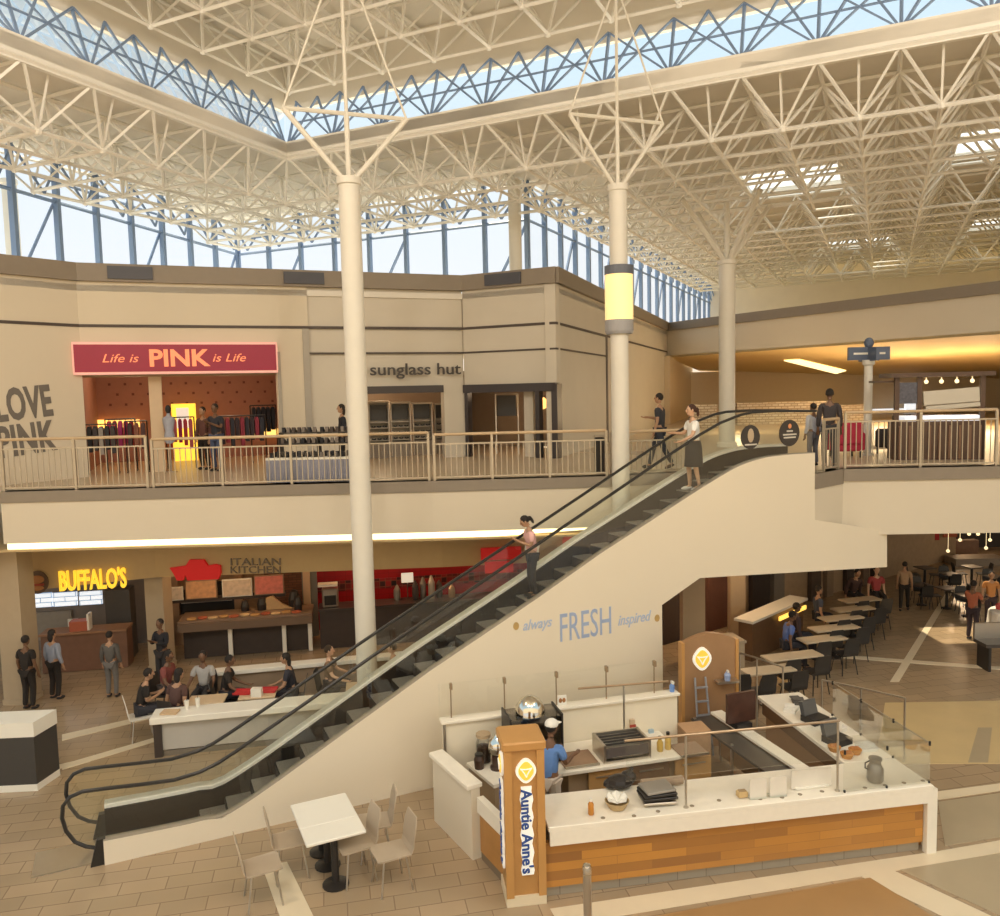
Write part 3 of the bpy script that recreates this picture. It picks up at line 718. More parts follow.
# long prep table, seen behind the front counter, running away
pt = thing('prep_table', 'long slim cream-topped prep table running away inside the kiosk', 'table', KL.P, KL.rot)
px0, py0 = W_ - 1.4, 1.0; px1, py1 = W_ - 1.75, 3.3
L2 = Line((px0, py0), (px1, py1))
def P2(t, y, z): v = L2.at(t, z, -y); return v
def box2(t0, t1, y0, y1, z0, z1): return MB().prism([P2(t0, y0, z0), P2(t1, y0, z0), P2(t1, y1, z0), P2(t0, y1, z0)], (0, 0, z1 - z0))
box2(0, L2.len, -.12, .1, .86, .9).build('tabletop', STONE, pt)
box2(0.02, L2.len, .1, .5, .80, .84).build('rail_shelf', mat('dark_steel', (.12, .11, .1), .35, .7), pt)
box2(0.02, L2.len, -.1, -.06, .1, .86).build('side_panel', mat('cabinet_brown', (.34, .2, .1)), pt)
for t_ in (0.05, L2.len / 2, L2.len - .05):
    for y in (-.08, .45): box2(t_ - .02, t_ + .02, y - .02, y + .02, 0, .86).build('leg', STEEL, pt)

# tall sign pillar at the corner
PF = [kp(500, 745, 2.2), kp(547, 740, 2.2)]
pw = 0.52
pil = thing('sign_pillar', 'tall square wooden pillar with a vertical white and blue sign and gold badge', 'pillar', KL.at(-0.02 - pw / 2, -0.0, 0) - KL.n * (pw / 2 - .02), KL.rot + R(-1))
MB().box((0, 0, 1.10), (pw - .04, pw - .04, 1.96)).build('shaft', WOODK2, pil)
for sx in (-1, 1):
    MB().box((sx * (pw / 2 - .05), -pw / 2 + .01, 1.10), (0.10, .035, 1.96)).build('corner_board', mat('pillar_board', (.52, .27, .085), .4, var=.1, scale=3), pil)
MB().box((0, 0, 2.12), (pw + .05, pw + .05, .12), bev=.02).build('cap', MATS['pillar_board'], pil)
MB().box((0, 0, .07), (pw, pw, .14)).build('base_tile', CREAMT, pil)
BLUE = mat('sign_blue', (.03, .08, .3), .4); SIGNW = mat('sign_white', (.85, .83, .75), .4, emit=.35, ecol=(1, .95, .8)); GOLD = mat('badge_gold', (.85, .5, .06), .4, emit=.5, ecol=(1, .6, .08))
def badge(parent, M, s=1.0):
    """white scalloped shield with a gold centre and a twisted loop"""
    n = 24; pts = []
    for i in range(n):
        a = 2 * math.pi * i / n; r = .12 * (1 + .05 * math.cos(4 * a))
        pts.append((math.cos(a) * r * .95 * s, 0, math.sin(a) * r * 1.15 * s))
    b = MB().prism(pts, (0, .03, 0)).build('badge', SIGNW, parent, M)
    g = MB().prism([(p[0] * .74, -.008, p[2] * .76) for p in pts], (0, .01, 0)).build('badge_centre', GOLD, b)
    loop = []
    for i in range(24):
        a = 2 * math.pi * i / 24; loop.append(((math.sin(a) * .055 + math.sin(2 * a) * .022) * s, -.014, (math.cos(a) * .045 - math.cos(2 * a) * .022) * s))
    MB().tube(loop, .007 * s, 6, closed=True).build('twisted_loop', SIGNW, b)
    return b
for face in (0, 1):
    M = Matrix.Rotation(-face * math.pi / 2, 4, 'Z') @ Matrix.Translation((0.02 if face == 0 else 0, -pw / 2 - .012, 0))
    badge(pil, M @ Matrix.Translation((0, -.0, 1.80)), 1.12)
    pts = []
    zs_l = [i / 20 for i in range(21)]
    for s_ in (1, -1):
        for zf in (zs_l if s_ == 1 else zs_l[::-1]): pts.append((s_ * (.075 + .012 * math.sin(zf * 31)), 0, .42 + zf * 1.17))
    bo = MB().prism(pts, (0, .025, 0)).build('name_board', SIGNW, pil, M)
    f = mw(pil) @ M @ Matrix.Translation((0, -.006, 1.005)) @ Matrix.Rotation(R(90), 4, 'Y')
    text('lettering', "Auntie Anne's", BLUE, pil, f, 1.12, .15, .006, off=.022)

# low white side wall, its cap and the wood side panel
SA, SB = onz(440, 750, 1.1), onz(479, 783, 1.1)
SW = Line((SA.x, SA.y), (SB.x, SB.y))
sw = thing('kiosk_side_wall', 'low cream side wall with thick white cap closing the end of the kiosk', 'low wall', SW.P, SW.rot)
MB().box((SW.len / 2, -.06, .52), (SW.len, .14, 1.04)).build('panel', ICW, sw)
MB().box((SW.len / 2, -.07, 1.07), (SW.len + .02, .24, .07), bev=.01).build('cap', STONE, sw)
SC2, SD2 = onz(480, 797, .92), onz(506, 822, .92)
SX = Line((SC2.x, SC2.y), (SD2.x, SD2.y))
sx_ = thing('kiosk_end_panel', 'short wood plank panel with white top rail between low wall and pillar', 'panel', SX.P, SX.rot)
MB().box((SX.len / 2, 0, .82), (SX.len, .1, .22)).build('top_rail', STONE, sx_)
MB().box((SX.len / 2, .02, .42), (SX.len, .06, .58)).build('wood_panel', mat('side_wood', (.46, .22, .06), .4, var=.2, scale=4), sx_)
MB().box((SX.len / 2, .03, .065), (SX.len, .05, .13)).build('toe_kick', mat('toe_dark', (.2, .15, .1), .5), sx_)

# back panel and counter along the escalator wall
BP = Line(G(441, 813) , ang=76)
b0, b1 = BP.hit(443, 720)[0], BP.hit(678, 697)[0]
bz = (BP.hit(443, 720)[1] + BP.hit(678, 697)[1]) / 2
bp = thing('splash_screen', 'white back wall of the kiosk with a ledge along its top', 'panel', BP.P, BP.rot)
KWH = mat('kiosk_white', (.86, .77, .60), .45, var=.02)
MB().box(((b0 + b1) / 2, .08, bz / 2), (b1 - b0, .1, bz - .03)).build('panel', KWH, bp)
MB().box(((b0 + b1) / 2, .08, bz), (b1 - b0 + .06, .22, .05), bev=.01).build('ledge', STONE, bp)
MB().box((b0 + .02, .02, bz / 2), (.04, .06, bz - .06)).build('edge_strip', STEEL, bp)
c0 = BP.hit(556, 760)[0]
bc = thing('back_counter', 'cream counter along the white back wall carrying the steel warmer', 'counter', BP.P, BP.rot)
cy0, cy1 = -0.95, 0.02
cz = .86
ce = BP.hit(700, 745)[0] - .75
MB().box(((c0 + ce) / 2 - .4, (cy0 + cy1) / 2, cz - .03), (ce - c0 + .8, cy1 - cy0, .06), bev=.008).build('countertop', STONE, bc)
MB().box(((c0 + ce) / 2, (cy0 + cy1) / 2 + .08, (cz - .06) / 2), (ce - c0 + .1, cy1 - cy0 - .2, cz - .06)).build('cabinet', mat('cabinet_pale', (.42, .30, .18), .5), bc)
for i in range(3):
    t_ = c0 + .25 + i * .72
    d_ = MB().box((t_ + .3, cy0 + .085, .45), (.62, .03, .62)).build('door', MATS['dark_wood'] if i % 2 else mat('door_wood', (.5, .28, .1), .5), bc)
    MB().rod((t_ + .1, cy0 + .05, .68), (t_ + .5, cy0 + .05, .68), .012, 6).build('handle', STEEL, d_)
# glass guard with brackets over the ledge
gg = thing('ledge_glass_guard', 'low glass screen held by small brackets above the white ledge', 'glass screen', BP.P, BP.rot)
bx = []
for px, py in ((450.5, 684), (504, 677), (556, 675), (606, 670), (654, 665)):
    t_, z_ = BP.hit(px, py, -.1); bx.append((t_, z_))
zg = sum(z for _, z in bx) / len(bx)
for t_, _ in bx:
    MB().rod((t_, .1, bz + .03), (t_, .1, zg + .02), .012, 6).box((t_, .08, zg), (.04, .08, .09)).build('bracket', mat('bracket_brown', (.35, .25, .15), .4, .4), gg)
MB().quad((bx[0][0] - .2, .1, bz + .03), (bx[-1][0] + .2, .1, bz + .03), (bx[-1][0] + .2, .1, zg + .05), (bx[0][0] - .2, .1, zg + .05)).build('glass', GLASS, gg)

# lettering on the cream wall
wl = LAND.frame(0, 0, 0)
FB = mat('wall_letter_blue', (.34, .42, .60), .5, var=.1); LS = mat('wall_letter_soft', (.42, .50, .66), .5, var=.1)
t0_, z0_ = LAND.hit(585, 624); t1_, z1_ = LAND.hit(611, 623); ta_, _ = LAND.hit(560, 625)
zt_, zb2 = LAND.hit(585, 610)[1], LAND.hit(585, 638)[1]
ws = thing('wall_lettering', 'blue painted lettering reading FRESH on the cream escalator wall', 'sign', LAND.at(t0_, z0_, .0), LAND.rot)
text('word', 'FRESH', FB, ws, LAND.frame((ta_ + t1_) / 2, (zt_ + zb2) / 2, .004), t1_ - ta_, zt_ - zb2, .004)
def wt(word, xa, xb, y, hh, shear):
    a_, b_ = LAND.hit(xa, y)[0], LAND.hit(xb, y)[0]; zc = LAND.hit((xa + xb) / 2, y)[1]
    text('word', word, LS, ws, LAND.frame((a_ + b_) / 2, zc, .004), b_ - a_, hh, .004, shear=shear, off=.01)
wt('always', 523, 552, 625, .24, .3); wt('inspired', 618, 651, 619.5, .26, .3)
for px, py in ((516, 626), (657, 618)):
    t_, z_ = LAND.hit(px, py); f = LAND.frame(t_, z_, .01)
    o = MB().prism([(.055 * math.cos(a), 0, .07 * math.sin(a)) for a in [i * math.pi / 8 for i in range(16)]], (0, .02, 0)).build('gold_dot', mat('gold_dot', (.5, .33, .12), .5), ws)
    o.matrix_local = mw(ws).inverted() @ f
# ================================================================ PEOPLE
SKINC = {'light': mat('skin_light', (.62, .38, .24), .5, var=.03), 'dark': mat('skin_dark', (.17, .085, .045), .5, var=.03), 'mid': mat('skin_mid', (.42, .24, .14), .5, var=.03)}
def cloth(c):
    n = 'cloth_%02d_%02d_%02d' % tuple(int(x * 99) for x in c); return mat(n, c, .85, var=.12, scale=14)
def skinmesh(nodes, edges, sub=1):
    me = bpy.data.meshes.new('s'); me.from_pydata([tuple(n[:3]) for n in nodes], edges, []); o = bpy.data.objects.new('s', me); COL.objects.link(o)
    md = o.modifiers.new('k', 'SKIN'); md.use_smooth_shade = True
    if not me.skin_vertices: return None
    for i, n in enumerate(nodes):
        r = n[3]; me.skin_vertices[0].data[i].radius = (r, r) if not isinstance(r, tuple) else r
    me.skin_vertices[0].data[0].use_root = True
    if sub: o.modifiers.new('u', 'SUBSURF').levels = sub
    dg = bpy.context.evaluated_depsgraph_get(); r = bpy.data.meshes.new_from_object(o.evaluated_get(dg))
    bpy.data.objects.remove(o); bpy.data.meshes.remove(me); return r
def add_mesh(mb, me):
    b = len(mb.v); mb.v += [v.co.copy() for v in me.vertices]; mb.f += [tuple(b + i for i in p.vertices) for p in me.polygons]
def person(loc, face, h, label, shirt=(.1, .1, .1), pants=(.03, .03, .035), skin='mid', hair=(.02, .015, .012), pose='stand', sleeve=.5, long_hair=False,
           skirt=None, lean=0.0, arms=None, step=0.0, shoes=(.03, .03, .03), group=None, detail=False, headturn=0.0, hairstyle=None, cap=None, look=0.0):
    """face: plan angle the person looks towards (0 = along +Y of the scene, clockwise)"""
    t = thing('person', label, 'person', loc, -R(face), group)
    J = {}; dz = 0.0
    J['pel'] = (0, 0, .53); 
    for s, k in ((-1, 'l'), (1, 'r')):
        st = step * s
        J['hip' + k] = (.052 * s, 0, .50); J['kn' + k] = (.056 * s, .02 + st * .55, .285); J['an' + k] = (.058 * s, -.012 + st * 1.1, .045 + max(0, -st) * .25); J['to' + k] = (.066 * s, .075 + st * 1.1, .018 + max(0, -st) * .05)
        if pose == 'sit':
            J['hip' + k] = (.052 * s, 0, .352); J['kn' + k] = (.065 * s, .235, .345); J['an' + k] = (.06 * s, .24, .045); J['to' + k] = (.065 * s, .33, .018)
    if pose == 'sit': J['pel'] = (0, 0, .362); dz = -.172
    def T_(x, y, z):      # torso point leaned forward about the pelvis
        z0 = .53 + dz; zz = z - .53; a = lean
        return (x, y * math.cos(a) + zz * math.sin(a), z0 + zz * math.cos(a) - y * math.sin(a))
    J['wa'] = T_(0, 0, .61); J['ch'] = T_(0, 0, .72); J['nb'] = T_(0, -.005, .815); J['ne'] = T_(0, .004, .865)
    A_ = arms or {}
    for s, k in ((-1, 'l'), (1, 'r')):
        J['sh' + k] = T_(.098 * s, 0, .795)
        m = A_.get(k, 'down')
        if m == 'down': e, wr, f = (.125 * s, -.012, .64), (.135 * s, .03, .505), (0, .012, -.05)
        elif m == 'fwd': e, wr, f = (.125 * s, .05, .66), (.09 * s, .19, .68), (0, .05, .0)
        elif m == 'rail': e, wr, f = (.14 * s, .07, .65), (.15 * s, .2, .60), (0, .05, -.01)
        elif m == 'phone': e, wr, f = (.12 * s, .03, .65), (.04 * s, .15, .71), (-.01 * s, .04, .02)
        elif m == 'hip': e, wr, f = (.19 * s, -.05, .68), (.10 * s, .0, .57), (-.03 * s, .02, -.03)
        else: e, wr, f = m
        J['el' + k] = T_(*e); J['wr' + k] = T_(*wr)
        w_ = Vector(J['wr' + k]); J['ha' + k] = tuple(w_ + Vector(f)); J['_f' + k] = f
    def node(k, r): p = J[k]; return (p[0] * h, p[1] * h, p[2] * h, r * h)
    names = [('pel', .062), ('wa', .056), ('ch', .064), ('nb', .034), ('ne', .028)]
    N = [node(k, r) for k, r in names]; Ed = [(0, 1), (1, 2), (2, 3), (3, 4)]
    for k in 'lr':
        i = len(N); N += [node('hip' + k, .05), node('kn' + k, .034), node('an' + k, .021), node('to' + k, .018)]; Ed += [(0, i), (i, i + 1), (i + 1, i + 2), (i + 2, i + 3)]
        i = len(N); N += [node('sh' + k, .034), node('el' + k, .023), node('wr' + k, .015), node('ha' + k, .018)]; Ed += [(2, i), (i, i + 1), (i + 1, i + 2), (i + 2, i + 3)]
        # fingers and thumb
        ha = Vector(J['ha' + k]); f = Vector(J['_f' + k]).normalized(); sd = Vector((1, 0, 0)) if abs(f.x) < .7 else Vector((0, 1, 0)); nn = f.cross(sd).normalized()
        for q, ln in ((-1.5, .030), (-.5, .036), (.5, .034), (1.5, .026)):
            j = len(N); a = ha + sd * (q * .0095) + f * .018; b_ = a + f * ln * .55 - nn * .004; c_ = b_ + f * ln * .4 - nn * .012
            N += [tuple(a * h) + (.0055 * h,), tuple(b_ * h) + (.0048 * h,), tuple(c_ * h) + (.004 * h,)]; Ed += [(i + 3, j), (j, j + 1), (j + 1, j + 2)]
        j = len(N); sg = -1 if k == 'r' else 1
        a = ha + sd * (sg * .02) - f * .002; b_ = a + f * .02 + sd * (sg * .012)
        N += [tuple(a * h) + (.0058 * h,), tuple(b_ * h) + (.0045 * h,)]; Ed += [(i + 3, j), (j, j + 1)]
    body = MB(); me = skinmesh(N, Ed); add_mesh(body, me)
    # head with nose, ears, jaw
    hc = Vector(J['ne']) + Vector((0, math.sin(lean + look) * .065 + .008, math.cos(lean + look) * .066))
    HM = Matrix.Translation(hc * h) @ Matrix.Rotation(-(lean * .5 + look), 4, 'X') @ Matrix.Rotation(headturn, 4, 'Z')
    body.ball((0, 0, .006 * h), (.044 * h, .054 * h, .06 * h), 12, 9, HM); body.ball((0, .018 * h, -.034 * h), (.03 * h, .032 * h, .028 * h), 8, 6, HM)
    body.prism([HM @ Vector((-.007 * h, .05 * h, -.012 * h)), HM @ Vector((.007 * h, .05 * h, -.012 * h)), HM @ Vector((0, .05 * h, .012 * h))], HM.to_3x3() @ Vector((0, .014 * h, -.003 * h)))
    for s in (-1, 1): body.ball((.045 * h * s, 0, 0), (.007 * h, .012 * h, .017 * h), 6, 5, HM)
    body.rod(Vector(J['ne']) * h, hc * h, .027 * h, 8)
    body.build('body', SKINC[skin], t, smooth=True)
    if detail:
        e = MB()
        for s in (-1, 1): e.ball((.018 * h * s, .049 * h, .008 * h), (.007 * h, .006 * h, .004 * h), 6, 4, HM)
        e.build('eyes', mat('eye_dark', (.03, .02, .02), .3), t)
        MB().ball((0, .049 * h, -.027 * h), (.014 * h, .004 * h, .004 * h), 8, 4, HM).build('mouth', mat('lips', (.35, .12, .09), .5), t)
    # hair
    hr = MB(); hr.ball((0, -.010 * h, .018 * h), (.049 * h, .056 * h, .056 * h), 12, 8, HM)
    if long_hair: hr.ball((0, -.038 * h, -.035 * h), (.042 * h, .028 * h, .075 * h), 10, 7, HM)
    if hairstyle == 'tail': hr.ball((0, -.07 * h, .0), (.018 * h, .03 * h, .03 * h), 8, 6, HM); hr.ball((0, -.085 * h, -.035 * h), (.014 * h, .018 * h, .045 * h), 8, 6, HM)
    hr.build('hair', cloth(hair), t, smooth=True)
    if cap:
        c_ = MB(); c_.ball((0, -.004 * h, .034 * h), (.054 * h, .062 * h, .045 * h), 12, 7, HM); c_.box((0, .065 * h, .03 * h), (.07 * h, .05 * h, .006 * h), HM); c_.build('cap', cloth(cap), t, smooth=True)
    # shirt
    g = 1.16
    pz = J['pel']; N = [((pz[0]) * h, pz[1] * h, (pz[2] - (.02 if pose != 'sit' else -.025)) * h, (.070 if pose != 'sit' else .060) * g * h), node('wa', .062 * g), node('ch', .066 * g), node('nb', .036)]; Ed = [(0, 1), (1, 2), (2, 3)]
    for k in 'lr':
        i = len(N); sh, el, wr = Vector(J['sh' + k]), Vector(J['el' + k]), Vector(J['wr' + k])
        N += [tuple(sh * h) + (.038 * g * h,)]; Ed += [(2, i)]
        if sleeve <= .5: p = sh.lerp(el, .75 if sleeve > .2 else .15); N += [tuple(p * h) + (.032 * g * h,)]; Ed += [(i, i + 1)]
        else:
            N += [tuple(el * h) + (.029 * g * h,), tuple(el.lerp(wr, .92) * h) + (.022 * g * h,)]; Ed += [(i, i + 1), (i + 1, i + 2)]
    m = MB(); add_mesh(m, skinmesh(N, Ed)); m.build('shirt', cloth(shirt), t, smooth=True)
    # trousers or skirt
    if skirt:
        m = MB(); z0, z1 = J['pel'][2] + .05, J['pel'][2] - skirt
        m.lathe((0, 0, 0), [(.078 * h, z0 * h), (.095 * h, (J['pel'][2] - .02) * h), (.108 * h, z1 * h), (.09 * h, z1 * h)], 16); m.build('skirt', cloth(pants), t, smooth=True)
    else:
        N = [node('pel', .068)]; Ed = []
        for k in 'lr':
            i = len(N); N += [node('hip' + k, .056), node('kn' + k, .041), node('an' + k, .032)]; Ed += [(0, i), (i, i + 1), (i + 1, i + 2)]
        m = MB(); add_mesh(m, skinmesh(N, Ed)); m.build('trousers', cloth(pants), t, smooth=True)
    for k in 'lr':
        a, b_ = Vector(J['an' + k]) * h, Vector(J['to' + k]) * h; c_ = a.lerp(b_, .45); dirn = (b_ - a); an = math.atan2(dirn.z + .02 * h, dirn.y)
        MB().ball((0, 0, 0), (.026 * h, .072 * h, .024 * h), 10, 6, Matrix.Translation((c_.x, c_.y, max(.024 * h, c_.z - .012 * h))) @ Matrix.Rotation(an, 4, 'X')).build('shoe', cloth(shoes), t, smooth=True)
    return t
def on(px, py, z=0.0): return onz(px, py, z)
def esc_spot(px, y=.46, fz=0.0):
    """a place on the escalator steps below the given picture column"""
    t = LAND.hit(px, 600, -y)[0]; t, z = min(STEPS, key=lambda q: abs(q[0] - t)); return LAND.at(t, z + .002, -y), t
ang_down = 65.5 + 180
p_, t_ = esc_spot(537)
girl = person(p_, ang_down + 10, 1.52, 'girl riding the escalator in a pale pink top, dark trousers and white shoulder bag', shirt=(.72, .42, .38), pants=(.03, .028, .03), skin='mid', hairstyle='tail', lean=.12, look=.45,
       arms={'l': 'phone', 'r': 'phone'}, sleeve=.4, detail=True)
bag = MB().box((.17, .08, .86), (.10, .26, .2), Matrix.Rotation(.15, 4, 'X'), bev=.03).build('shoulder_bag', cloth((.75, .70, .62)), None)
bag.matrix_basis = mw(girl) @ Matrix.Translation((0, 0, 0)); tag(bag, 'white shoulder bag carried by the girl on the escalator', 'bag')
p_, t_ = esc_spot(690)
person(p_, ang_down + 14, 1.70, 'woman in white shirt and black skirt near the top of the escalator', shirt=(.85, .83, .78), pants=(.03, .03, .03), skin='light', hair=(.06, .025, .015), hairstyle='tail', skirt=.25, lean=.05,
       arms={'l': 'rail', 'r': 'fwd'}, sleeve=.4, shoes=(.8, .78, .74), detail=True, step=.03)
person(on(660, 469, H), 300, 1.72, 'bearded man in black shirt and dark trousers walking beyond the escalator', shirt=(.035, .035, .04), pants=(.03, .035, .05), skin='mid', step=.16, arms={'r': 'fwd'}, detail=True)
person(on(829, 467.5, H), 20, 1.74, 'heavy man in dark jacket standing behind the landing rail', shirt=(.05, .04, .04), pants=(.05, .05, .055), skin='dark', sleeve=1, lean=.06)
person(on(813, 466, H), -20, 1.42, 'shorter person in pale grey jacket beside the man in dark jacket', shirt=(.45, .47, .55), pants=(.15, .15, .18), skin='dark', sleeve=1)
# ================================================================ UPPER LEVEL: railings
def railing(L, t0, t1, h, label, z0=H, posts=1.5, inset=.06, nm='railing'):
    n = max(1, round((t1 - t0) / posts)); base = L.at(t0, z0, -inset)
    t0 += .06; t1 -= .06; base = L.at(t0, z0, -inset); o = thing(nm, label, 'railing', base, L.rot)
    w = t1 - t0
    MB().tube([(0, 0, h), (w, 0, h)], .032, 8).build('handrail', RAILW, o, smooth=True)
    MB().box((w / 2, 0, h - .2), (w, .03, .03)).build('crossbar', RAILM, o); MB().box((w / 2, 0, .07), (w, .03, .03)).build('crossbar', RAILM, o)
    for i in range(n + 1): MB().box((w * i / n, 0, h / 2), (.05, .05, h)).build('post', RAILM, o)
    b = MB(); k = int(w / .115)
    for i in range(1, k): b.box((w * i / k, 0, (h - .2 + .07) / 2), (.016, .016, h - .27))
    b.build('balusters', RAILM, o)
    return o
def rail_h(L, px, py, inset=.06): return L.hit(px, py, -inset)[1] - H
SL = [Line(S[i], S[i + 1]) for i in range(5)]
railing(SL[1], 0, SL[1].len, rail_h(SL[1], 80, 438), 'tan topped railing in front of the LOVE PINK wall')
railing(SL[2], 0, SL[2].len, rail_h(SL[2], 290, 436), 'long tan topped railing in front of the pink store')
railing(SL[3], 0, SL[3].len, rail_h(SL[3], 540, 432), 'tan topped railing in front of the sunglass store')
railing(SL[4], 0, SL[4].len, rail_h(SL[4], 650, 431), 'short railing behind the walking man in black')
RB = [Line(S2[0], S2[1]), Line(S2[1], S2[2])]
hR = rail_h(RB[0], 920, 411)
railing(RB[0], 0, RB[0].len, hR, 'railing along the front of the bridge before the dark display stand')
railing(RB[1], 0, 2.5, hR, 'railing continuing along the bridge past the picture edge')
railing(Lb, 0.42, Lb.len - .05, hR - .12, 'short railing at the top landing of the escalator')

# ---- signs on the store fronts
pinks = thing('store_sign', 'long crimson sign with PINK in glowing letters above the open store', 'sign', F2.at(0, 0, 0), F2.rot)
xa, xb = T(F2, 79), T(F2, 278); za, zb_ = Z(F2, 180, 345), Z(F2, 180, 371.5)
SIGNP = mat('crimson_sign', (.30, .012, .04), .4, emit=.10, ecol=(.5, .01, .06)); PINKG = mat('pink_glow', (.8, .45, .4), .5, emit=.35, ecol=(1, .45, .35)); ORG = mat('orange_letters', (.9, .3, .15), .5, emit=.55, ecol=(1, .28, .12))
MB().box(((xa + xb) / 2, -.12, (za + zb_) / 2), (xb - xa, .2, za - zb_)).build('board', SIGNP, pinks)
MB().box(((xa + xb) / 2, -.11, za + .03), (xb - xa + .06, .2, .06)).box(((xa + xb) / 2, -.11, zb_ - .03), (xb - xa + .06, .2, .06)).box((xa - .02, -.11, (za + zb_) / 2), (.04, .2, za - zb_)).box((xb + .02, -.11, (za + zb_) / 2), (.04, .2, za - zb_)).build('lit_border', PINKG, pinks)
zc = (za + zb_) / 2
text('lettering', 'PINK', ORG, pinks, F2.frame(T(F2, 180, 355), zc, .225), T(F2, 209) - T(F2, 149), .42, .015, off=.03)
text('lettering', 'Life is', ORG, pinks, F2.frame(T(F2, 125), zc, .225), .8, .2, .01, shear=.3)
text('lettering', 'is Life', ORG, pinks, F2.frame(T(F2, 232), zc, .225), .8, .2, .01, shear=.3)
lp = thing('wall_lettering', 'large grey slab lettering LOVE PINK on the cream wall', 'sign', F1.at(0, 0, 0), F1.rot)
LG = mat('grey_lettering', (.16, .14, .12), .6)
for wd, ya, yb, xa_, xb_ in (('LOVE', 385, 421, -5, 52), ('PINK', 422, 456, -5, 54)):
    ta1, tb1 = F1.hit(xa_, 410)[0], F1.hit(xb_, 410)[0]; z1, z2_ = F1.hit(20, ya)[1], F1.hit(20, yb)[1]
    M = F1.frame((ta1 + tb1) / 2, (z1 + z2_) / 2, .01) @ Matrix.Rotation(-R(5), 4, 'Y')
    text('word', wd, LG, lp, M, tb1 - ta1, (z1 - z2_) * .93, .006, off=.035, space=1.05)
    # slab serifs
sg = thing('store_sign', 'dark lowercase sunglass hut lettering on the pale panelled front', 'sign', F2.at(0, 0, 0), F2.rot)
text('lettering', 'sunglass hut', mat('sign_dark', (.06, .05, .045), .5), sg, F2.frame((T(F2, 371) + T(F2, 461)) / 2, Z(F2, 416, 371), .10), T(F2, 461) - T(F2, 371), .42, .02, off=.008)
# ---- pink store interior
PW = mat('pink_store_wall', (.36, .17, .12), .7, var=.1); WARMC = mat('pink_store_ceiling', (.62, .34, .14), .7); 
x0, x1 = ta + .0, tb
def rbox(L, t0, t1, y0, y1, z0, z1, name, m, par=None):
    o = MB().prism([L.at(t0, z0, -y0), L.at(t1, z0, -y0), L.at(t1, z0, -y1), L.at(t0, z0, -y1)], (0, 0, z1 - z0)).build(name, m, par)
    if par is None: o['kind'] = 'structure'
    return o
rbox(F2, x0 - .3, x1 + 2.2, 4.6, 4.75, H, zp + .8, 'wall_pink_store_back', PW)
rbox(F2, x0 - .3, x0 + .04, .3, 4.7, H, zp + .8, 'wall_pink_store_left', PW)
rbox(F2, x1 + .9, x1 + 1.0, .3, 4.7, H, zp + .8, 'wall_pink_store_right', PW)
rbox(F2, x0 - .3, x1 + 1, .3, 4.7, zp + .3, zp + .4, 'ceiling_pink_store', WARMC)
rbox(F2, T(F2, 150), T(F2, 163), .35, .8, H, zp + .3, 'wall_pink_store_pier', mat('store_pier', (.66, .50, .33), .6))
rbox(F2, x0, x1, .28, .36, zp - .05, zp, 'trim_9', mat('bronze', (.3, .2, .12), .4, .5))
dots = MB()
for i in range(14):
    for j in range(3): dots.box((x0 + .4 + i * .42 + (j % 2) * .2, 4.57, H + 1.7 + j * .3), (.07, .02, .07))
tag(dots.build('wall_dots', mat('dot_dark', (.16, .05, .04), .6), None, M=F2.frame()), 'dark dotted pattern on the brown back wall of the pink store', 'wall pattern')
YEL = mat('yellow_panel', (1, .7, .1), .5, emit=1.3, ecol=(1, .6, .05))
yp = thing('lit_wall_panel', 'glowing yellow panel with white poster at the back of the pink store', 'light panel', F2.at(0, 0, 0), F2.rot)
y1_ = 3.9
a1, zz1 = F2.hit(171, 404, -y1_); a2, zz2 = F2.hit(197, 435, -y1_)
MB().box(((a1 + a2) / 2, y1_, (H + zz1) / 2), (a2 - a1, .1, zz1 - H)).build('panel', YEL, yp)
MB().box((a1 + .3, y1_ - .06, zz1 - .42), (.34, .03, .6)).build('poster', mat('poster_white', (.9, .88, .8), .5, emit=.5), yp)
for px, w_ in ((90, .9), (119, 1.1), (280, .6), (262, .5)):
    a_, z_ = F2.hit(px, 424 if px < 200 else 432, -4.4)
    o = MB().box((a_, 4.5, z_), (w_, .12, .22)).build('wall_light', mat('amber_light', (1, .7, .25), .5, emit=1.6, ecol=(1, .6, .15)), None, M=F2.frame())
    tag(o, {90: 'amber wall light over the black and white racks in the pink store', 119: 'amber wall light above the magenta garments', 280: 'amber wall light at the far corner of the pink store', 262: 'small amber wall light beside the dark hanging coats'}[px], 'light')
for i, (px, py) in enumerate(((128, 384), (197, 383), (214, 387), (243, 396), (268, 397), (228, 381))):
    a_ = F2.hit(px, py, -1.5)[0]
    yy = [1.2, 1.4, 2.2, 3.2, 3.0, 1.0][i]
    o = MB().lathe((a_, yy, zp + .28), [(.05, 0), (.07, .02)], 10).build('ceiling_spot', mat('spot_glow', (1, .9, .7), .5, emit=4, ecol=(1, .8, .5)), None, M=F2.frame())
    tag(o, 'small round ceiling spotlight inside the pink store', 'light', 'spotlights in the pink store ceiling')
for fx in (.25, .75):
    pl = F2.at(x0 + (x1 - x0) * fx, zp - .1, -2.2); d = bpy.data.lights.new('store_lamp', 'POINT'); d.energy = 34; d.color = (1, .74, .48); d.shadow_soft_size = .3
    o = bpy.data.objects.new('store_lamp', d); COL.objects.link(o); o.location = pl
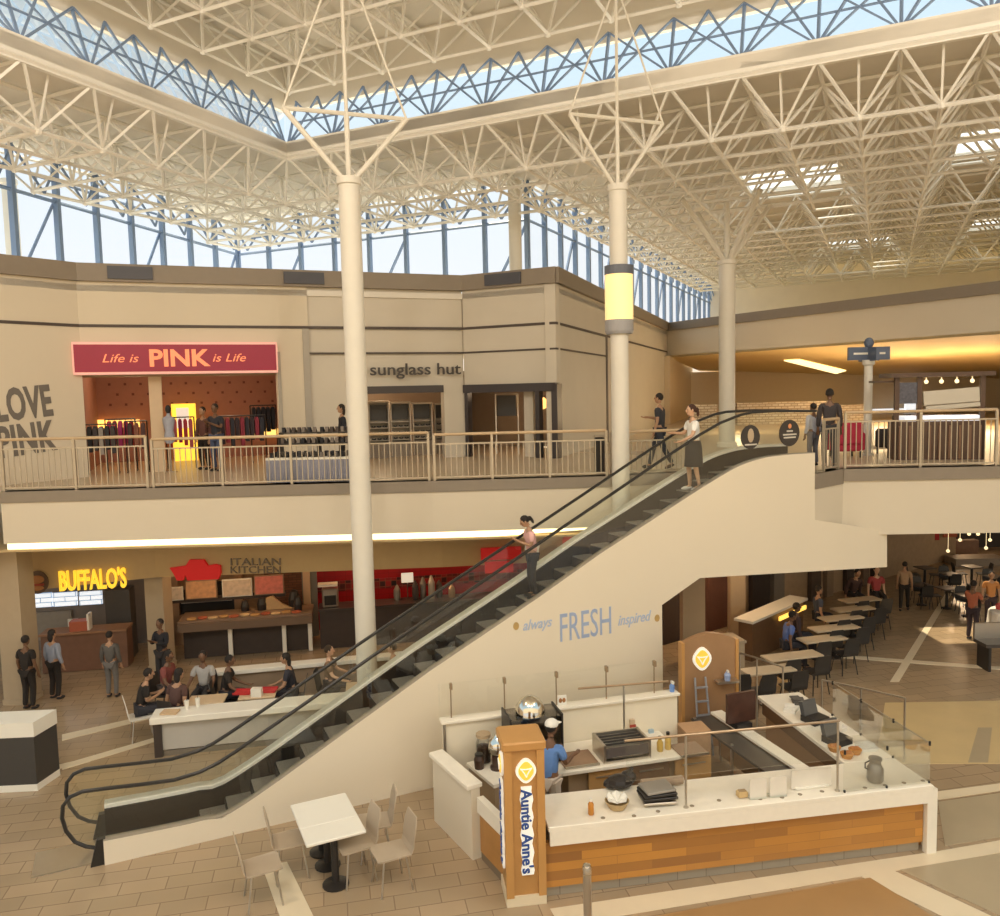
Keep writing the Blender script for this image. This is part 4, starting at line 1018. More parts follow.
# clothes racks
def rack(L, t, y, w, hh, label, cols, par_rot=0.0, glabel='', group=''):
    base = L.at(t, H, -y); o = thing('clothes_rack', label, 'clothes rack', base, L.rot)
    for s in (-1, 1):
        MB().rod((s * w / 2, 0, 0), (s * w / 2, 0, hh), .018, 6).rod((s * w / 2, -.2, .02), (s * w / 2, .2, .02), .018, 6).build('leg', DARK, o)
    MB().rod((-w / 2, 0, hh), (w / 2, 0, hh), .018, 6).build('bar', DARK, o)
    n = max(3, int(w / .13)); proto = None
    for i in range(n):
        c = cols[i % len(cols)]; x = (-w / 2 + w * (i + .5) / n) * .93; ln = .62 + .2 * rnd.random()
        M = L.frame(t, H, -y)
        m = MB(); pts = [(-.03, 0, hh - .05), (.03, 0, hh - .05), (.05, 0, hh - .12), (.045, 0, hh - ln), (-.045, 0, hh - ln), (-.05, 0, hh - .12)]
        m.prism([(p[0], -.18, p[2]) for p in pts], (0, .36, 0))
        m.rod((0, 0, hh - .05), (0, 0, hh - .02), .006, 4)
        g = m.build('garment', cloth(c), None, M=M @ Matrix.Translation((x, 0, 0)))
        tag(g, glabel, 'garment', group)
    return o
rack(F2, T(F2, 101, 460), .55, .7, 1.25, 'rack of black and white garments beside the store edge', [(.03, .03, .03), (.06, .05, .05), (.3, .27, .24)], glabel='black or grey garment on the rack nearest the LOVE PINK wall', group='garments on the black rack')
rack(F2, T(F2, 119, 460), 1.2, .7, 1.35, 'rack of magenta and red garments under the amber light', [(.45, .02, .1), (.3, .03, .05), (.5, .05, .2)], glabel='magenta or red garment on the rack before the store pier', group='magenta garments')
rack(F2, T(F2, 137, 460), .62, .5, 1.3, 'rack of dark garments just before the pale store pier', [(.05, .03, .03), (.2, .08, .05), (.08, .04, .04)], glabel='dark brown garment on the rack beside the pale pier', group='brown garments')
rack(F2, T(F2, 182, 460), 1.2, .7, 1.35, 'rack of red patterned garments before the yellow panel', [(.4, .04, .05), (.45, .1, .12), (.3, .02, .08)], glabel='red patterned garment on the rack before the yellow panel', group='red garments')
rack(F2, T(F2, 246, 460), .8, 1.2, 1.35, 'rack of dark garments beside the man in blue jeans', [(.04, .025, .03), (.25, .03, .05), (.03, .03, .04)], glabel='dark garment on the rack beyond the man in jeans', group='dark garments')
rack(F2, T(F2, 272, 450), 1.9, .7, 1.6, 'tall rack of black coats at the inner corner of the pink store', [(.02, .02, .025)], glabel='black coat on the tall corner rack', group='black coats')
def stool_table(L, t, y, w, d, hh, label, m):
    o = thing('display_table', label, 'table', L.at(t, H, -y), L.rot)
    MB().box((0, 0, hh - .03), (w, d, .05)).build('tabletop', m, o)
    for sx in (-1, 1):
        for sy in (-1, 1): MB().box((sx * (w / 2 - .04), sy * (d / 2 - .04), (hh - .05) / 2), (.05, .05, hh - .05)).build('leg', m, o)
    return o
# mannequin at the store pier
mq = thing('mannequin', 'slim dark headed mannequin standing against the pale store pier', 'mannequin', F2.at(T(F2, 169, 430), H, -.25), F2.rot)
MB().lathe((0, 0, 0), [(.16, 0), (.16, .02), (.02, .03), (.02, .75)], 12).build('stand', STEEL, mq)
MB().lathe((0, 0, 0), [(.08, .72), (.13, .8), (.12, .95), (.10, 1.05), (.14, 1.25), (.15, 1.35), (.05, 1.42), (.035, 1.48)], 14).build('torso', cloth((.4, .42, .5)), mq, smooth=True)
MB().ball((0, 0, 1.58), (.07, .085, .11)).build('head', cloth((.03, .03, .03)), mq, smooth=True)
person(F2.at(T(F2, 215.5, 430), H, .35), 200, 1.7, 'man in black top and blue jeans standing before the pink store', shirt=(.03, .03, .035), pants=(.07, .09, .16), skin='dark', arms={'l': 'phone', 'r': 'phone'})
person(F2.at(T(F2, 204, 430), H, -.35), 200, 1.62, 'person in dark clothes beside the man in blue jeans', shirt=(.12, .05, .04), pants=(.02, .02, .02), skin='mid', sleeve=1)
person(on(344, 470, H), 250, 1.62, 'woman in black at the end of the shoe display, half behind the round column', shirt=(.02, .02, .025), pants=(.02, .02, .02), skin='mid', long_hair=True, sleeve=1)
# shoe display with pleated skirt
dA, dB = on(262, 485.5, H), on(346, 484, H); DL = Line(dA, dB); DL.P = DL.P - DL.n * .17
sd = thing('display_table', 'low display table with grey blue pleated skirt by the railing', 'table', DL.at(0, H, -.12), DL.rot)
MB().box((DL.len / 2, .35, .52), (DL.len, .7, .05)).build('tabletop', WHITE, sd)
sk_ = []
n = 60
pl = [(DL.len * i / n, -.015 if i % 2 else .015) for i in range(n + 1)]
m = MB()
for (xa_, ya_), (xb_, yb_) in zip(pl, pl[1:]): m.quad((xa_, ya_, .02), (xb_, yb_, .02), (xb_, yb_ * .3, .5), (xa_, ya_ * .3, .5))
m.box((DL.len / 2, .35, .26), (DL.len - .06, .62, .48))
m.build('pleated_skirt', cloth((.30, .30, .36)), sd)
def shoe(cols, tiny=1.0):
    m = MB(); m.prism([(-.13, -.04, 0), (.13, -.04, 0), (.13, -.04, .03), (.05, -.04, .06), (-.05, -.04, .13), (-.12, -.04, .13)], (0, .08, 0)); return m
for r_ in range(3):
    for i in range(11):
        x = .12 + i * (DL.len - .24) / 10; c = rnd.choice([(.03, .03, .03), (.07, .06, .05), (.18, .16, .14), (.05, .05, .06)])
        o = shoe(c).build('shoe', cloth(c), None, M=mw(sd) @ Matrix.Translation((x, .13 + r_ * .215, .546)) @ Matrix.Rotation(rnd.uniform(1.35, 1.75), 4, 'Z') @ Matrix.Scale(.8, 4))
        tag(o, 'dark shoe on the skirted display table by the railing', 'shoe', 'shoes on the skirted display')
sb_ = thing('shoe_shelf', 'dark tiered shelf of shoes standing behind the skirted display table', 'shelf', DL.at(0, H, -.98), DL.rot)
for i, z in enumerate((.45, .78, 1.02)): MB().box((DL.len / 2, .1 + i * .05, z), (DL.len, .24, .03)).build('shelf', DARK, sb_)
for x in (.02, DL.len / 2, DL.len - .02): MB().box((x, .16, .5), (.03, .3, 1.0)).build('upright', DARK, sb_)
for r_, z in enumerate((.465, .795, 1.035)):
    for i in range(14):
        c = rnd.choice([(.03, .03, .03), (.08, .06, .05), (.22, .18, .15), (.14, .11, .09)])
        o = shoe(c).build('shoe', cloth(c), None, M=mw(sb_) @ Matrix.Translation((.1 + (i + (.5 if i > 6 else 0)) * (DL.len - .2) / 13.6, .1 + r_ * .05, z + .001)) @ Matrix.Rotation(rnd.uniform(1.45, 1.7), 4, 'Z') @ Matrix.Scale(.85, 4))
        tag(o, 'dark shoe on the tiered shelf behind the skirted display', 'shoe', 'shoes on the tiered shelf')

# ---- sunglass store
DKF = mat('dark_frame', (.055, .045, .045), .35, .2)
GRW = mat('sunglass_wall', (.34, .26, .19), .6)
rbox(F2, tc_ + .9, td + 1.2, 3.0, 3.12, H, zs + .5, 'wall_sunglass_back', GRW)
rbox(F2, tc_ + .8, tc_ + .9, .3, 3.0, H, zs + .5, 'wall_sunglass_left', GRW)
rbox(F2, tc_ + .8, td + 3.5, .3, 6.0, zs + .3, zs + .4, 'ceiling_sunglass', mat('sunglass_ceiling', (.5, .36, .22), .7))
rbox(F2, th0 - .02, th1 + .1, -.10, .2, zs - .17, zs + .03, 'trim_10', DKF)
t560, t474 = T(F3, 562), T(F3, 440)
rbox(F3, 0.0, F3.len, -.1, .2, zs3 - .2, zs3 + .03, 'trim_11', DKF)
rbox(F3, F3.len - .12, F3.len + .05, -.1, .25, H, zs3, 'trim_12', DKF)
rbox(F3, F3.len - .62, F3.len - .5, -.06, .2, H, zs3, 'trim_13', DKF)
rbox(F3, 0.02, .12, -.06, .2, H, zs3, 'trim_14', DKF)
tm = T(F3, 525)
rbox(F3, tm - .16, tm + .12, .3, .6, H, zs3 + .3, 'wall_sunglass_pier_2', PANEL)
rbox(F3, -4.0, F3.len - .8, 4.2, 4.3, H, zs3 + .5, 'wall_sunglass_side', GRW)
dw = mat('store_glass_dark', (.05, .045, .04), .1, var=0)
rbox(F3, F3.len - .5, F3.len - .1, .5, .54, H, zs3, 'trim_15', dw)
for fx, L in ((.5, F2), (.6, F3)):
    o = bpy.data.objects.new('store_lamp', bpy.data.lights.new('store_lamp', 'POINT')); o.data.energy = 38; o.data.color = (1, .72, .45); o.data.shadow_soft_size = .2; COL.objects.link(o)
    o.location = (F2.at(tc_ + 2.2, zs - .1, -1.6) if L is F2 else F3.at(1.3, zs3 - .1, -1.6))
CABM = mat('cabinet_cream', (.52, .45, .36), .4); SHB = mat('cabinet_black', (.06, .055, .05), .4)
for i in range(4):
    pxc = 380 + i * 21.5
    a_ = F2.hit(pxc, 440, -(1.2 + .15 * i))[0]; L = F2
    o = thing('display_cabinet', ['first', 'second', 'third', 'last'][i] + ' of the four cream sunglass display cabinets, counted from the round column', 'cabinet', L.at(a_, H, -(1.25 + .14 * i)), L.rot - R(12))
    w_ = .56; hh = 1.62 - .04 * i
    MB().box((0, .2, hh / 2), (w_, .03, hh)).box((-w_ / 2, 0, hh / 2), (.04, .4, hh)).box((w_ / 2, 0, hh / 2), (.04, .4, hh)).box((0, 0, hh), (w_ + .04, .42, .05)).build('case', CABM, o)
    MB().box((0, .02, .22), (w_ - .04, .36, .44)).build('base_drawer', mat('cabinet_umber', (.25, .2, .15), .5), o)  # base drawer in a darker brown than the case
    MB().box((0, .14, 1.3), (w_ - .08, .04, .45)).build('poster', SHB, o)
    for z in (.5, .68, .86, 1.02): MB().box((0, .0, z), (w_ - .04, .34, .02)).build('shelf', CABM, o)
    for z in (.51, .69, .87):
        for x in (-.16, 0, .16):
            g = MB(); g.tube([(x - .06, -.1, z + .04), (x - .02, -.12, z + .02), (x + .02, -.12, z + .02), (x + .06, -.1, z + .04)], .014, 5); g.ball((x - .035, -.12, z + .035), (.03, .01, .024), 8, 5).ball((x + .035, -.12, z + .035), (.03, .01, .024), 8, 5)
            q = g.build('sunglasses', BLACK, None, M=mw(o)); tag(q, 'pair of dark sunglasses on a cabinet shelf', 'sunglasses', 'sunglasses on display')
sc2 = thing('display_screen', 'dark screen on a white framed stand inside the sunglass doorway', 'screen', F3.at(T(F3, 492, 440), H, -1.0), F3.rot)
MB().box((0, 0, 1.42), (.62, .06, .6)).build('panel', SHB, sc2)
MB().tube([(-.36, 0, 0), (-.36, 0, 1.76), (.36, 0, 1.76), (.36, 0, 0)], .02, 6).build('frame', WHITE, sc2)
o = MB().lathe((0, 0, 0), [(.05, 0), (.16, .05), (.17, .3), (.1, .36)], 14).build('pendant_lamp', mat('amber_glow', (1, .6, .2), .5, emit=2.5, ecol=(1, .5, .12)), None, M=Matrix.Translation(F3.at(T(F3, 512, 405), 0, -2.0) + Vector((0, 0, F3.hit(512, 405, -2.0)[1] - .15))))
tag(o, 'amber glowing pendant lamp inside the sunglass store', 'lamp')
o = thing('waste_bin', 'slim dark bin at the end of the railing by the lantern column', 'bin', on(601, 474, H) - SL[3].n * .15, SL[3].rot)
MB().box((0, 0, .4), (.2, .18, .8), bev=.02).build('body', DARK, o); MB().box((0, 0, .82), (.22, .2, .04)).build('lid', STEEL, o)
# lantern drum on the column
c2 = dep(620, 400, 16.85); ln = thing('column_lantern', 'glowing amber drum lantern wrapped around the tall cream column', 'lantern', (c2.x, c2.y, 0))
zl0, zl1, zl2, zl3, zl4 = [dep(620, y, 16.85).z for y in (334, 320, 275, 266, 262)]
MB().lathe((0, 0, 0), [(.20, zl1), (.29, zl1), (.29, zl2), (.20, zl2)], 28).build('shade', mat('lantern_amber', (1, .75, .3), .4, emit=.8, ecol=(1, .68, .32)), ln, smooth=True)
MB().lathe((0, 0, 0), [(.195, zl2), (.295, zl2), (.295, zl3), (.195, zl3)], 28).build('top_band', mat('slate', (.12, .13, .16), .5), ln)
MB().lathe((0, 0, 0), [(.195, zl0), (.27, zl0), (.295, zl0 + .06), (.295, zl1), (.2, zl1)], 28).build('bottom_band', mat('slate_pale', (.35, .34, .34), .5), ln)
# ================================================================ GROUND FLOOR, FOOD COURT
BW = Line((-18, 19.9), (7.5, 24.6))
def bt(px, py=610, off=0.0): return BW.hit(px, py, off)[0]
def bz_(px, py, off=0.0): return BW.hit(px, py, off)[1]
def panel(name, px0, py0, px1, py1, off, th, m, label=None, cat=None, group=None, zlo=None, parent=None):
    t0, t1 = bt(px0, (py0 + py1) / 2, off), bt(px1, (py0 + py1) / 2, off); z1 = bz_((px0 + px1) / 2, py0, off); z0 = bz_((px0 + px1) / 2, py1, off) if zlo is None else zlo
    fr = BW.frame((t0 + t1) / 2, z0, off)
    o = MB().box((0, th / 2, (z1 - z0) / 2), (t1 - t0, th, z1 - z0)).build(name, m, parent, M=fr)
    if label: tag(o, label, cat, group)
    return o
STW = mat('food_store_wall', (.30, .20, .12), .7, var=.15); DKW = mat('food_dark', (.05, .035, .028), .6, var=.2); GRD = mat('food_grey', (.22, .19, .17), .5, var=.1)
def bwall(name, px0, px1, m, off=0.0, z0=0.0, z1=3.48, th=.2):
    mb = MB(); t0, t1 = bt(px0, 610, off), bt(px1, 610, off)
    mb.prism([BW.at(t0, z0, off), BW.at(t1, z0, off), BW.at(t1, z0, off - th), BW.at(t0, z0, off - th)], (0, 0, z1 - z0)); return struct(name, mb, m)
REDT = brick_mat('red_tiles', (.50, .015, .02), (.44, .012, .015), (.30, .012, .015), .3, .15, .006, .35, rot=BW.rot, offset=0, plane='tz')
REDB = brick_mat('red_black_tiles', (.45, .03, .03), (.03, .02, .02), (.30, .1, .06), .16, .16, .01, .35, rot=BW.rot, offset=0, plane='tz')
BRKM = brick_mat('brown_brick', (.30, .13, .07), (.22, .09, .05), (.14, .08, .05), .22, .07, .008, .7, rot=BW.rot, plane='tz')
bwall('wall_grill_store', -80, 152, GRD); bwall('wall_pizza_store', 152, 266, STW); bwall('wall_brick_store', 266, 303, BRKM)
bwall('wall_red_store', 318, 620, REDT); bwall('wall_store_divider', 303, 318, mat('divider_grey', (.2, .2, .18), .5), off=.6)
bwall('wall_red_band', 318, 620, REDB, off=.02, z0=bz_(400, 587), z1=bz_(400, 577), th=.03)
bwall('wall_pale_pilaster', 304, 311, mat('pilaster', (.55, .38, .24), .5), off=.8)
struct('wall_food_court_end', MB().box((-17.5, 18, 1.7), (.2, 14, 3.5)), STW)
for (px, d_, pw_, lab) in ((370, 21.5, 42, ''), (90, 19.5, 13, ''), (230, 20.3, 38, ''), (470, 21.5, 40, '')):
    X = dep(px, 560, d_); lamp('food_court_lamp', (X.x, X.y - .6, 3.1), pw_, (1, .66, .36), .25)
# square pillars
PILM = mat('tan_pillar', (.42, .33, .22), .6, var=.05)
def pillar(px0, px1, pyb, label, z1=3.5):
    a, b = G(px0, pyb), G(px1, pyb); w = (b - a).length; c = (a + b) / 2 + Vector((0, w / 2, 0))
    o = MB().box((0, 0, z1 / 2), (w, w, z1)).box((0, 0, .06), (w + .04, w + .04, .12)).build('pillar', PILM, None, M=Matrix.Translation(c) @ Matrix.Rotation(math.atan2((b - a).y, (b - a).x), 4, 'Z')); tag(o, label, 'pillar'); o['kind'] = 'structure'; return o
pillar(5, 28, 705, 'square tan pillar beside the burger picture'); pillar(150, 168, 671, 'square tan pillar between the grill and pizza stores')
# ---- grill store
YS = mat('yellow_letters', (1, .68, .05), .5, emit=.9, ecol=(1, .6, .04))
bl = [Line(Bk[i], Bk[i + 1]) for i in range(5)]
gs = thing('store_sign', 'glowing yellow BUFFALO\'S letters on the tan bulkhead', 'sign', bl[1].at(0, 0, 0), bl[1].rot)
ta2, tb2 = bl[1].hit(60, 580)[0], bl[1].hit(127, 578)[0]; zt1, zt0 = bl[1].hit(93, 568)[1], bl[1].hit(93, 589)[1]
text('lettering', "BUFFALO'S", YS, gs, bl[1].frame((ta2 + tb2) / 2, (zt1 + zt0) / 2, .05), tb2 - ta2, zt1 - zt0, .03, off=.02)
SCR = brick_mat('menu_screen', (.85, .9, .95), (.75, .85, .95), (.2, .3, .45), .5, .12, .01, .3, rot=BW.rot, plane='tz')
b_ = SCR.node_tree.nodes['Principled BSDF']; b_.inputs['Emission Strength'].default_value = .9
SCR.node_tree.links.new([n for n in SCR.node_tree.nodes if n.type == 'TEX_BRICK'][0].outputs['Color'], b_.inputs['Emission Color'])
for i, (a, b) in enumerate(((-6, 3), (29, 52), (53, 77), (79, 102))):
    o = panel('menu_screen', a, 594 - i * .8, b, 609 - i * 1.4, 1.3, .06, SCR, ['lit menu screen beyond the square pillar at the picture edge', 'lit menu screen below the burger picture', 'middle lit menu screen below the yellow letters', 'lit menu screen at the end below the yellow letters'][i], 'screen')
    MB().rod((0, .1, .1), (0, .1, 3.48 - o.matrix_basis.translation.z), .02, 6).box((0, .08, .1), (.2, .06, .1)).build('ceiling_mount', DARK, o)
bp_ = thing('food_picture', 'round burger picture panel on the bulkhead beside the yellow letters', 'picture', bl[1].at(0, 0, 0), bl[1].rot)
tq, zq_ = bl[1].hit(38, 582, .0)
M0 = Matrix.Translation((tq, -.05, zq_))
MB().prism([(.24 * math.cos(a), 0, .27 * math.sin(a)) for a in [i * math.pi / 10 for i in range(20)]], (0, .04, 0)).build('disc', mat('pict_brown', (.13, .08, .05), .5), bp_, M=M0)
MB().ball((0, -.02, .07), (.17, .03, .1)).build('bun', mat('bun', (.45, .2, .07), .5), bp_, M=M0); MB().box((0, -.02, -.05), (.3, .03, .05)).build('filling', mat('filling', (.35, .06, .03), .5), bp_, M=M0); MB().ball((0, -.02, -.13), (.15, .03, .06)).build('bun', MATS['bun'], bp_, M=M0)
panel('prep_shelf', 20, 612, 72, 640, .1, .08, mat('tile_grey', (.30, .27, .23), .4, var=.15), 'grey tiled panel behind the grill counter', 'panel')
panel('fridge', 106, 590, 131, 650, 1.3, .5, mat('fridge_dark', (.10, .095, .09), .35, .4), 'tall dark refrigerator beside the grill counter', 'fridge', zlo=0)
panel('menu_board', 68, 619, 78, 634, .5, .05, WHITE, 'small white board standing behind the grill counter', 'board')
gc = thing('service_counter', 'brown grill service counter with till and orange front', 'counter', BW.at(bt(40, 650, 2.1), 0, 2.1), BW.rot)
wg = bt(128, 650, 2.1) - bt(40, 650, 2.1)
MB().box((wg / 2, .25, .97), (wg, .6, .05)).build('countertop', mat('counter_brown', (.32, .17, .09), .4), gc)
MB().box((wg / 2, .28, .48), (wg - .04, .5, .93)).build('front', mat('counter_front', (.20, .10, .06), .5, var=.2), gc)
tl = thing('cash_register', 'orange and white till standing on the grill counter', 'till', BW.at(bt(81, 640, 1.9), .995, 1.9), BW.rot)
MB().box((0, 0, .12), (.4, .3, .24)).build('body', mat('till_orange', (.45, .12, .06), .5), tl); MB().box((.22, 0, .2), (.05, .25, .4)).build('side_board', WHITE, tl)
# ---- pizza store
rs = thing('store_sign', 'curved bright red neon sign over the pizza store', 'sign', bl[2].at(0, 0, 0), bl[2].rot)
tA, zA = bl[2].hit(172, 574); tB, _ = bl[2].hit(222, 570); zB = bl[2].hit(197, 559)[1]; zC_ = bl[2].hit(197, 580)[1]
wA = tB - tA; hA = zB - zC_
pr = [(0, .62), (.08, .30), (.13, .02), (.25, .02), (.30, .3), (.34, .02), (.95, .08), (1, .35), (1, .72), (.9, .78), (.75, .72), (.68, 1), (.4, 1), (.32, .72), (.15, .66)]
sm = MB().prism([(tA + x * wA, -.1, zC_ + y * hA) for x, y in pr], (0, .08, 0)).build('neon_shape', mat('neon_red', (.5, .005, .008), .5, emit=.25, ecol=(.75, .01, .01)), rs)
ik = thing('store_sign', 'grey two line lettering ITALIAN KITCHEN on the bulkhead', 'sign', bl[2].at(0, 0, 0), bl[2].rot)
GLT = mat('pewter_letters', (.20, .16, .12), .4, .3)
for wd, y0_, y1_q in (('ITALIAN', 558, 565), ('KITCHEN', 566, 573)):
    a_, z_ = bl[2].hit(256, (y0_ + y1_q) / 2); text('word', wd, GLT, ik, bl[2].frame(a_, z_, .03), bl[2].hit(281, 567)[0] - bl[2].hit(231, 567)[0], bl[2].hit(256, y0_)[1] - bl[2].hit(256, y1_q)[1], .015)
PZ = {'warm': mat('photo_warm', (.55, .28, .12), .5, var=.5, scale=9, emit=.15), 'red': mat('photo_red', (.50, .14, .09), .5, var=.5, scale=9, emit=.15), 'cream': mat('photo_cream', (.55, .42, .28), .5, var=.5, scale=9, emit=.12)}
for a, b, y0_, y1_q, k_, lb in ((171, 183, 587, 597, 'cream', 'small white framed poster by the square pillar in the pizza store'), (185, 217, 580, 597, 'warm', 'orange food picture above the arched oven'), (222, 252, 579, 594, 'cream', 'pale food picture between the orange and red pictures'), (254, 284, 575, 592, 'red', 'red pizza picture above the brick wall')):
    f_ = panel('food_picture', a, y0_, b, y1_q, 1.22, .05, WHITE if k_ == 'cream' else STW, lb, 'picture', zlo=bz_(228, 597, 1.2))
    t0, t1 = bt(a, 588, 1.2), bt(b, 588, 1.2); hh = bz_((a + b) / 2, y0_, 1.22) - bz_(228, 597, 1.2)
    MB().box((0, -.01, hh / 2), (t1 - t0 - .06, .03, hh - .06)).build('print', PZ[k_], f_)
panel('picture_rail', 170, 597, 285, 600, 1.2, .3, DKW, 'dark shelf running beneath the food pictures', 'shelf')
ov = thing('pizza_oven', 'arched dark pizza oven in brown stone surround', 'oven', BW.at(bt(209, 620, .3), 0, .3), BW.rot)
pts = [(-.8, 0), (-.8, 1.2)] + [(-.8 + .8 * (1 - math.cos(a)), 1.2 + .45 * math.sin(a)) for a in [i * math.pi / 10 for i in range(1, 10)]] + [(.8, 1.2), (.8, 0)]
zo = .25
MB().box((-.82, 0, 1.2), (.22, .4, 2.4)).box((.82, 0, 1.2), (.22, .4, 2.4)).box((0, 0, 2.3), (1.8, .4, .3)).box((0, 0, .4), (1.8, .4, .8)).build('surround', mat('oven_stone', (.32, .2, .12), .7, var=.25, scale=5), ov)
MB().prism([(x * .9, -.05, max(z, .8)) for x, z in pts], (0, .2, 0)).build('oven_mouth', mat('oven_black', (.012, .01, .01), .6), ov)
MB().box((0, -.15, 1.15), (1.3, .1, .04)).build('rack', STEEL, ov)
pc = thing('service_counter', 'long brown pizza service counter with white posts and dark front', 'counter', BW.at(bt(181, 655, 1.9), 0, 1.9), BW.rot)
wp = bt(314, 650, 1.9) - bt(181, 655, 1.9)
MB().box((wp / 2, .3, 1.02), (wp, .9, .06)).build('countertop', mat('counter_stone', (.26, .17, .11), .4, var=.2), pc)
MB().box((wp / 2, .0, .9), (wp, .5, .2)).build('apron', mat('counter_apron', (.17, .11, .07), .5), pc)
MB().box((wp / 2, .4, .45), (wp - .1, .5, .88)).build('front', DKW, pc)
for px in (231, 285, 311):
    t_ = bt(px, 655, 1.9) - bt(181, 655, 1.9); MB().box((min(t_, wp - .04), .06, .42), (.10, .1, .82)).build('post', WHITE, pc)
for i in range(11):
    x = .3 + i * (wp - .7) / 10; c = [(.5, .3, .12), (.45, .12, .06), (.6, .45, .25)][i % 3]
    o = MB().lathe((0, 0, 0), [(.11, 0), (.125, .02), (.12, .03), (.03, .04)], 14).build('pizza', cloth(c), None, M=mw(pc) @ Matrix.Translation((x, -.02 + .06 * (i % 2), 1.052)))
    tag(o, 'round pizza on the long pizza counter', 'pizza', 'pizzas on the counter')
bg = thing('paper_pile', 'heap of tan paper wrapping on the pizza counter before the brick wall', 'paper', BW.at(bt(279, 633, 1.45), 1.052, 1.45), BW.rot)
MB().prism([(-.35, 0, 0), (.35, 0, 0), (.1, 0, .12), (-.12, 0, .34), (-.28, 0, .3)], (0, .12, 0)).build('sheet', cloth((.55, .38, .2)), bg)
for i, (px, py, r_, hh) in enumerate(((263, 636, .12, .3), (295, 634, .14, .4), (300, 636, .1, .34), (246, 637, .1, .25))):
    o = MB().lathe((0, 0, 0), [(r_, 0), (r_ * 1.1, hh * .5), (r_ * .7, hh), (r_ * .3, hh * 1.1)], 12).build('pot', DARK, None, M=BW.frame(bt(px, py, 1.5), 1.053, [1.4, 1.25, 1.72, 1.4][i])); tag(o, ['dark pot beside the paper heap', 'tall dark pot at the counter end', 'slim dark pot at the very end of the pizza counter', 'low dark pot near the arched oven'][i], 'pot')
# ---- red store
rc_ = thing('service_counter', 'black service counter in front of the red tiled wall', 'counter', BW.at(bt(320, 650, 1.8), 0, 1.8), BW.rot)
wr_ = bt(500, 640, 1.8) - bt(320, 650, 1.8)
MB().box((wr_ / 2, .3, 1.03), (wr_, .7, .05)).build('countertop', mat('black_top', (.06, .05, .045), .3), rc_)
MB().box((wr_ / 2, .3, .5), (wr_ - .05, .6, 1.0)).build('front', DKW, rc_)
cm = thing('coffee_machine', 'white and steel drink machine on the black counter', 'machine', BW.at(bt(331, 612, 1.5), 1.055, 1.5), BW.rot)
MB().box((0, 0, .25), (.42, .35, .5), bev=.03).build('body', STEEL, cm); MB().box((-.05, -.19, .62), (.5, .3, .06)).build('hood', WHITE, cm); MB().box((0, -.2, .2), (.3, .06, .25)).build('spout_bay', BLACK, cm)
panel('wall_panel', 366, 587, 373, 614, .05, .06, mat('grey_panel', (.38, .33, .27), .5), 'narrow grey panel on the red tiled wall', 'panel')
sgn = thing('square_sign', 'small white square sign on a pole above the black counter', 'sign', BW.at(bt(408, 600, 1.2), 1.057, 1.2), BW.rot)
MB().box((0, 0, .55), (.32, .04, .26)).build('board', mat('sign_glow', (.9, .85, .7), .5, emit=.5), sgn); MB().rod((0, 0.03, 0), (0, 0.03, .45), .015, 6).build('pole', STEEL, sgn)
for i, px in enumerate((398, 416, 424, 432, 440, 452)):
    hh = [.35, .45, .5, .55, .4, .3][i]; c = [(.4, .38, .34), (.1, .09, .09), (.3, .28, .26), (.6, .57, .5), (.12, .11, .1), (.5, .35, .2)][i]
    o = MB().lathe((0, 0, 0), [(.08, 0), (.095, hh * .3), (.09, hh * .8), (.05, hh), (.02, hh * 1.15)], 12).build('urn', mat('urn_%d' % i, c, .3, .6), None, M=BW.frame(bt(px, 620, 1.35), 1.057, 1.35 + .12 * (i % 2)))
    tag(o, ['small steel urn beside the pole sign on the black counter', 'dark urn just after the pole sign', 'grey urn between dark urns on the black counter', 'tallest pale steel urn on the black counter', 'dark urn after the tallest urn', 'brown lidded urn at the end of the black counter'][i], 'urn')
for (xa_, ya_, xb_, yb_, lb) in ((480, 546, 520, 558, 'upper of two red hanging boards beyond the escalator girl'), (484, 560, 512, 571, 'lower of two red hanging boards beyond the escalator girl')):
    a_ = bl[4].hit(xa_, ya_)[0]; b2 = bl[4].hit(xb_, ya_)[0]; z1, z0 = bl[4].hit(500, ya_)[1], bl[4].hit(500, yb_)[1]
    o = MB().box(((a_ + b2) / 2, -.15, (z0 + z1) / 2), (b2 - a_, .08, z1 - z0)).build('hanging_board', mat('board_red', (.55, .015, .015), .5, emit=.25, ecol=(.6, .01, .01)), None, M=bl[4].frame()); tag(o, lb, 'sign')
a_, z_ = bl[4].hit(567, 543)
o = MB().lathe((0, 0, 0), [(.10, 0), (.14, .06), (.14, .3), (.10, .36)], 14).build('red_lantern', MATS['board_red'], None, M=bl[4].frame(a_, z_ - .18, .15)); tag(o, 'small red lantern hanging beyond the escalator under the light strip', 'lantern')

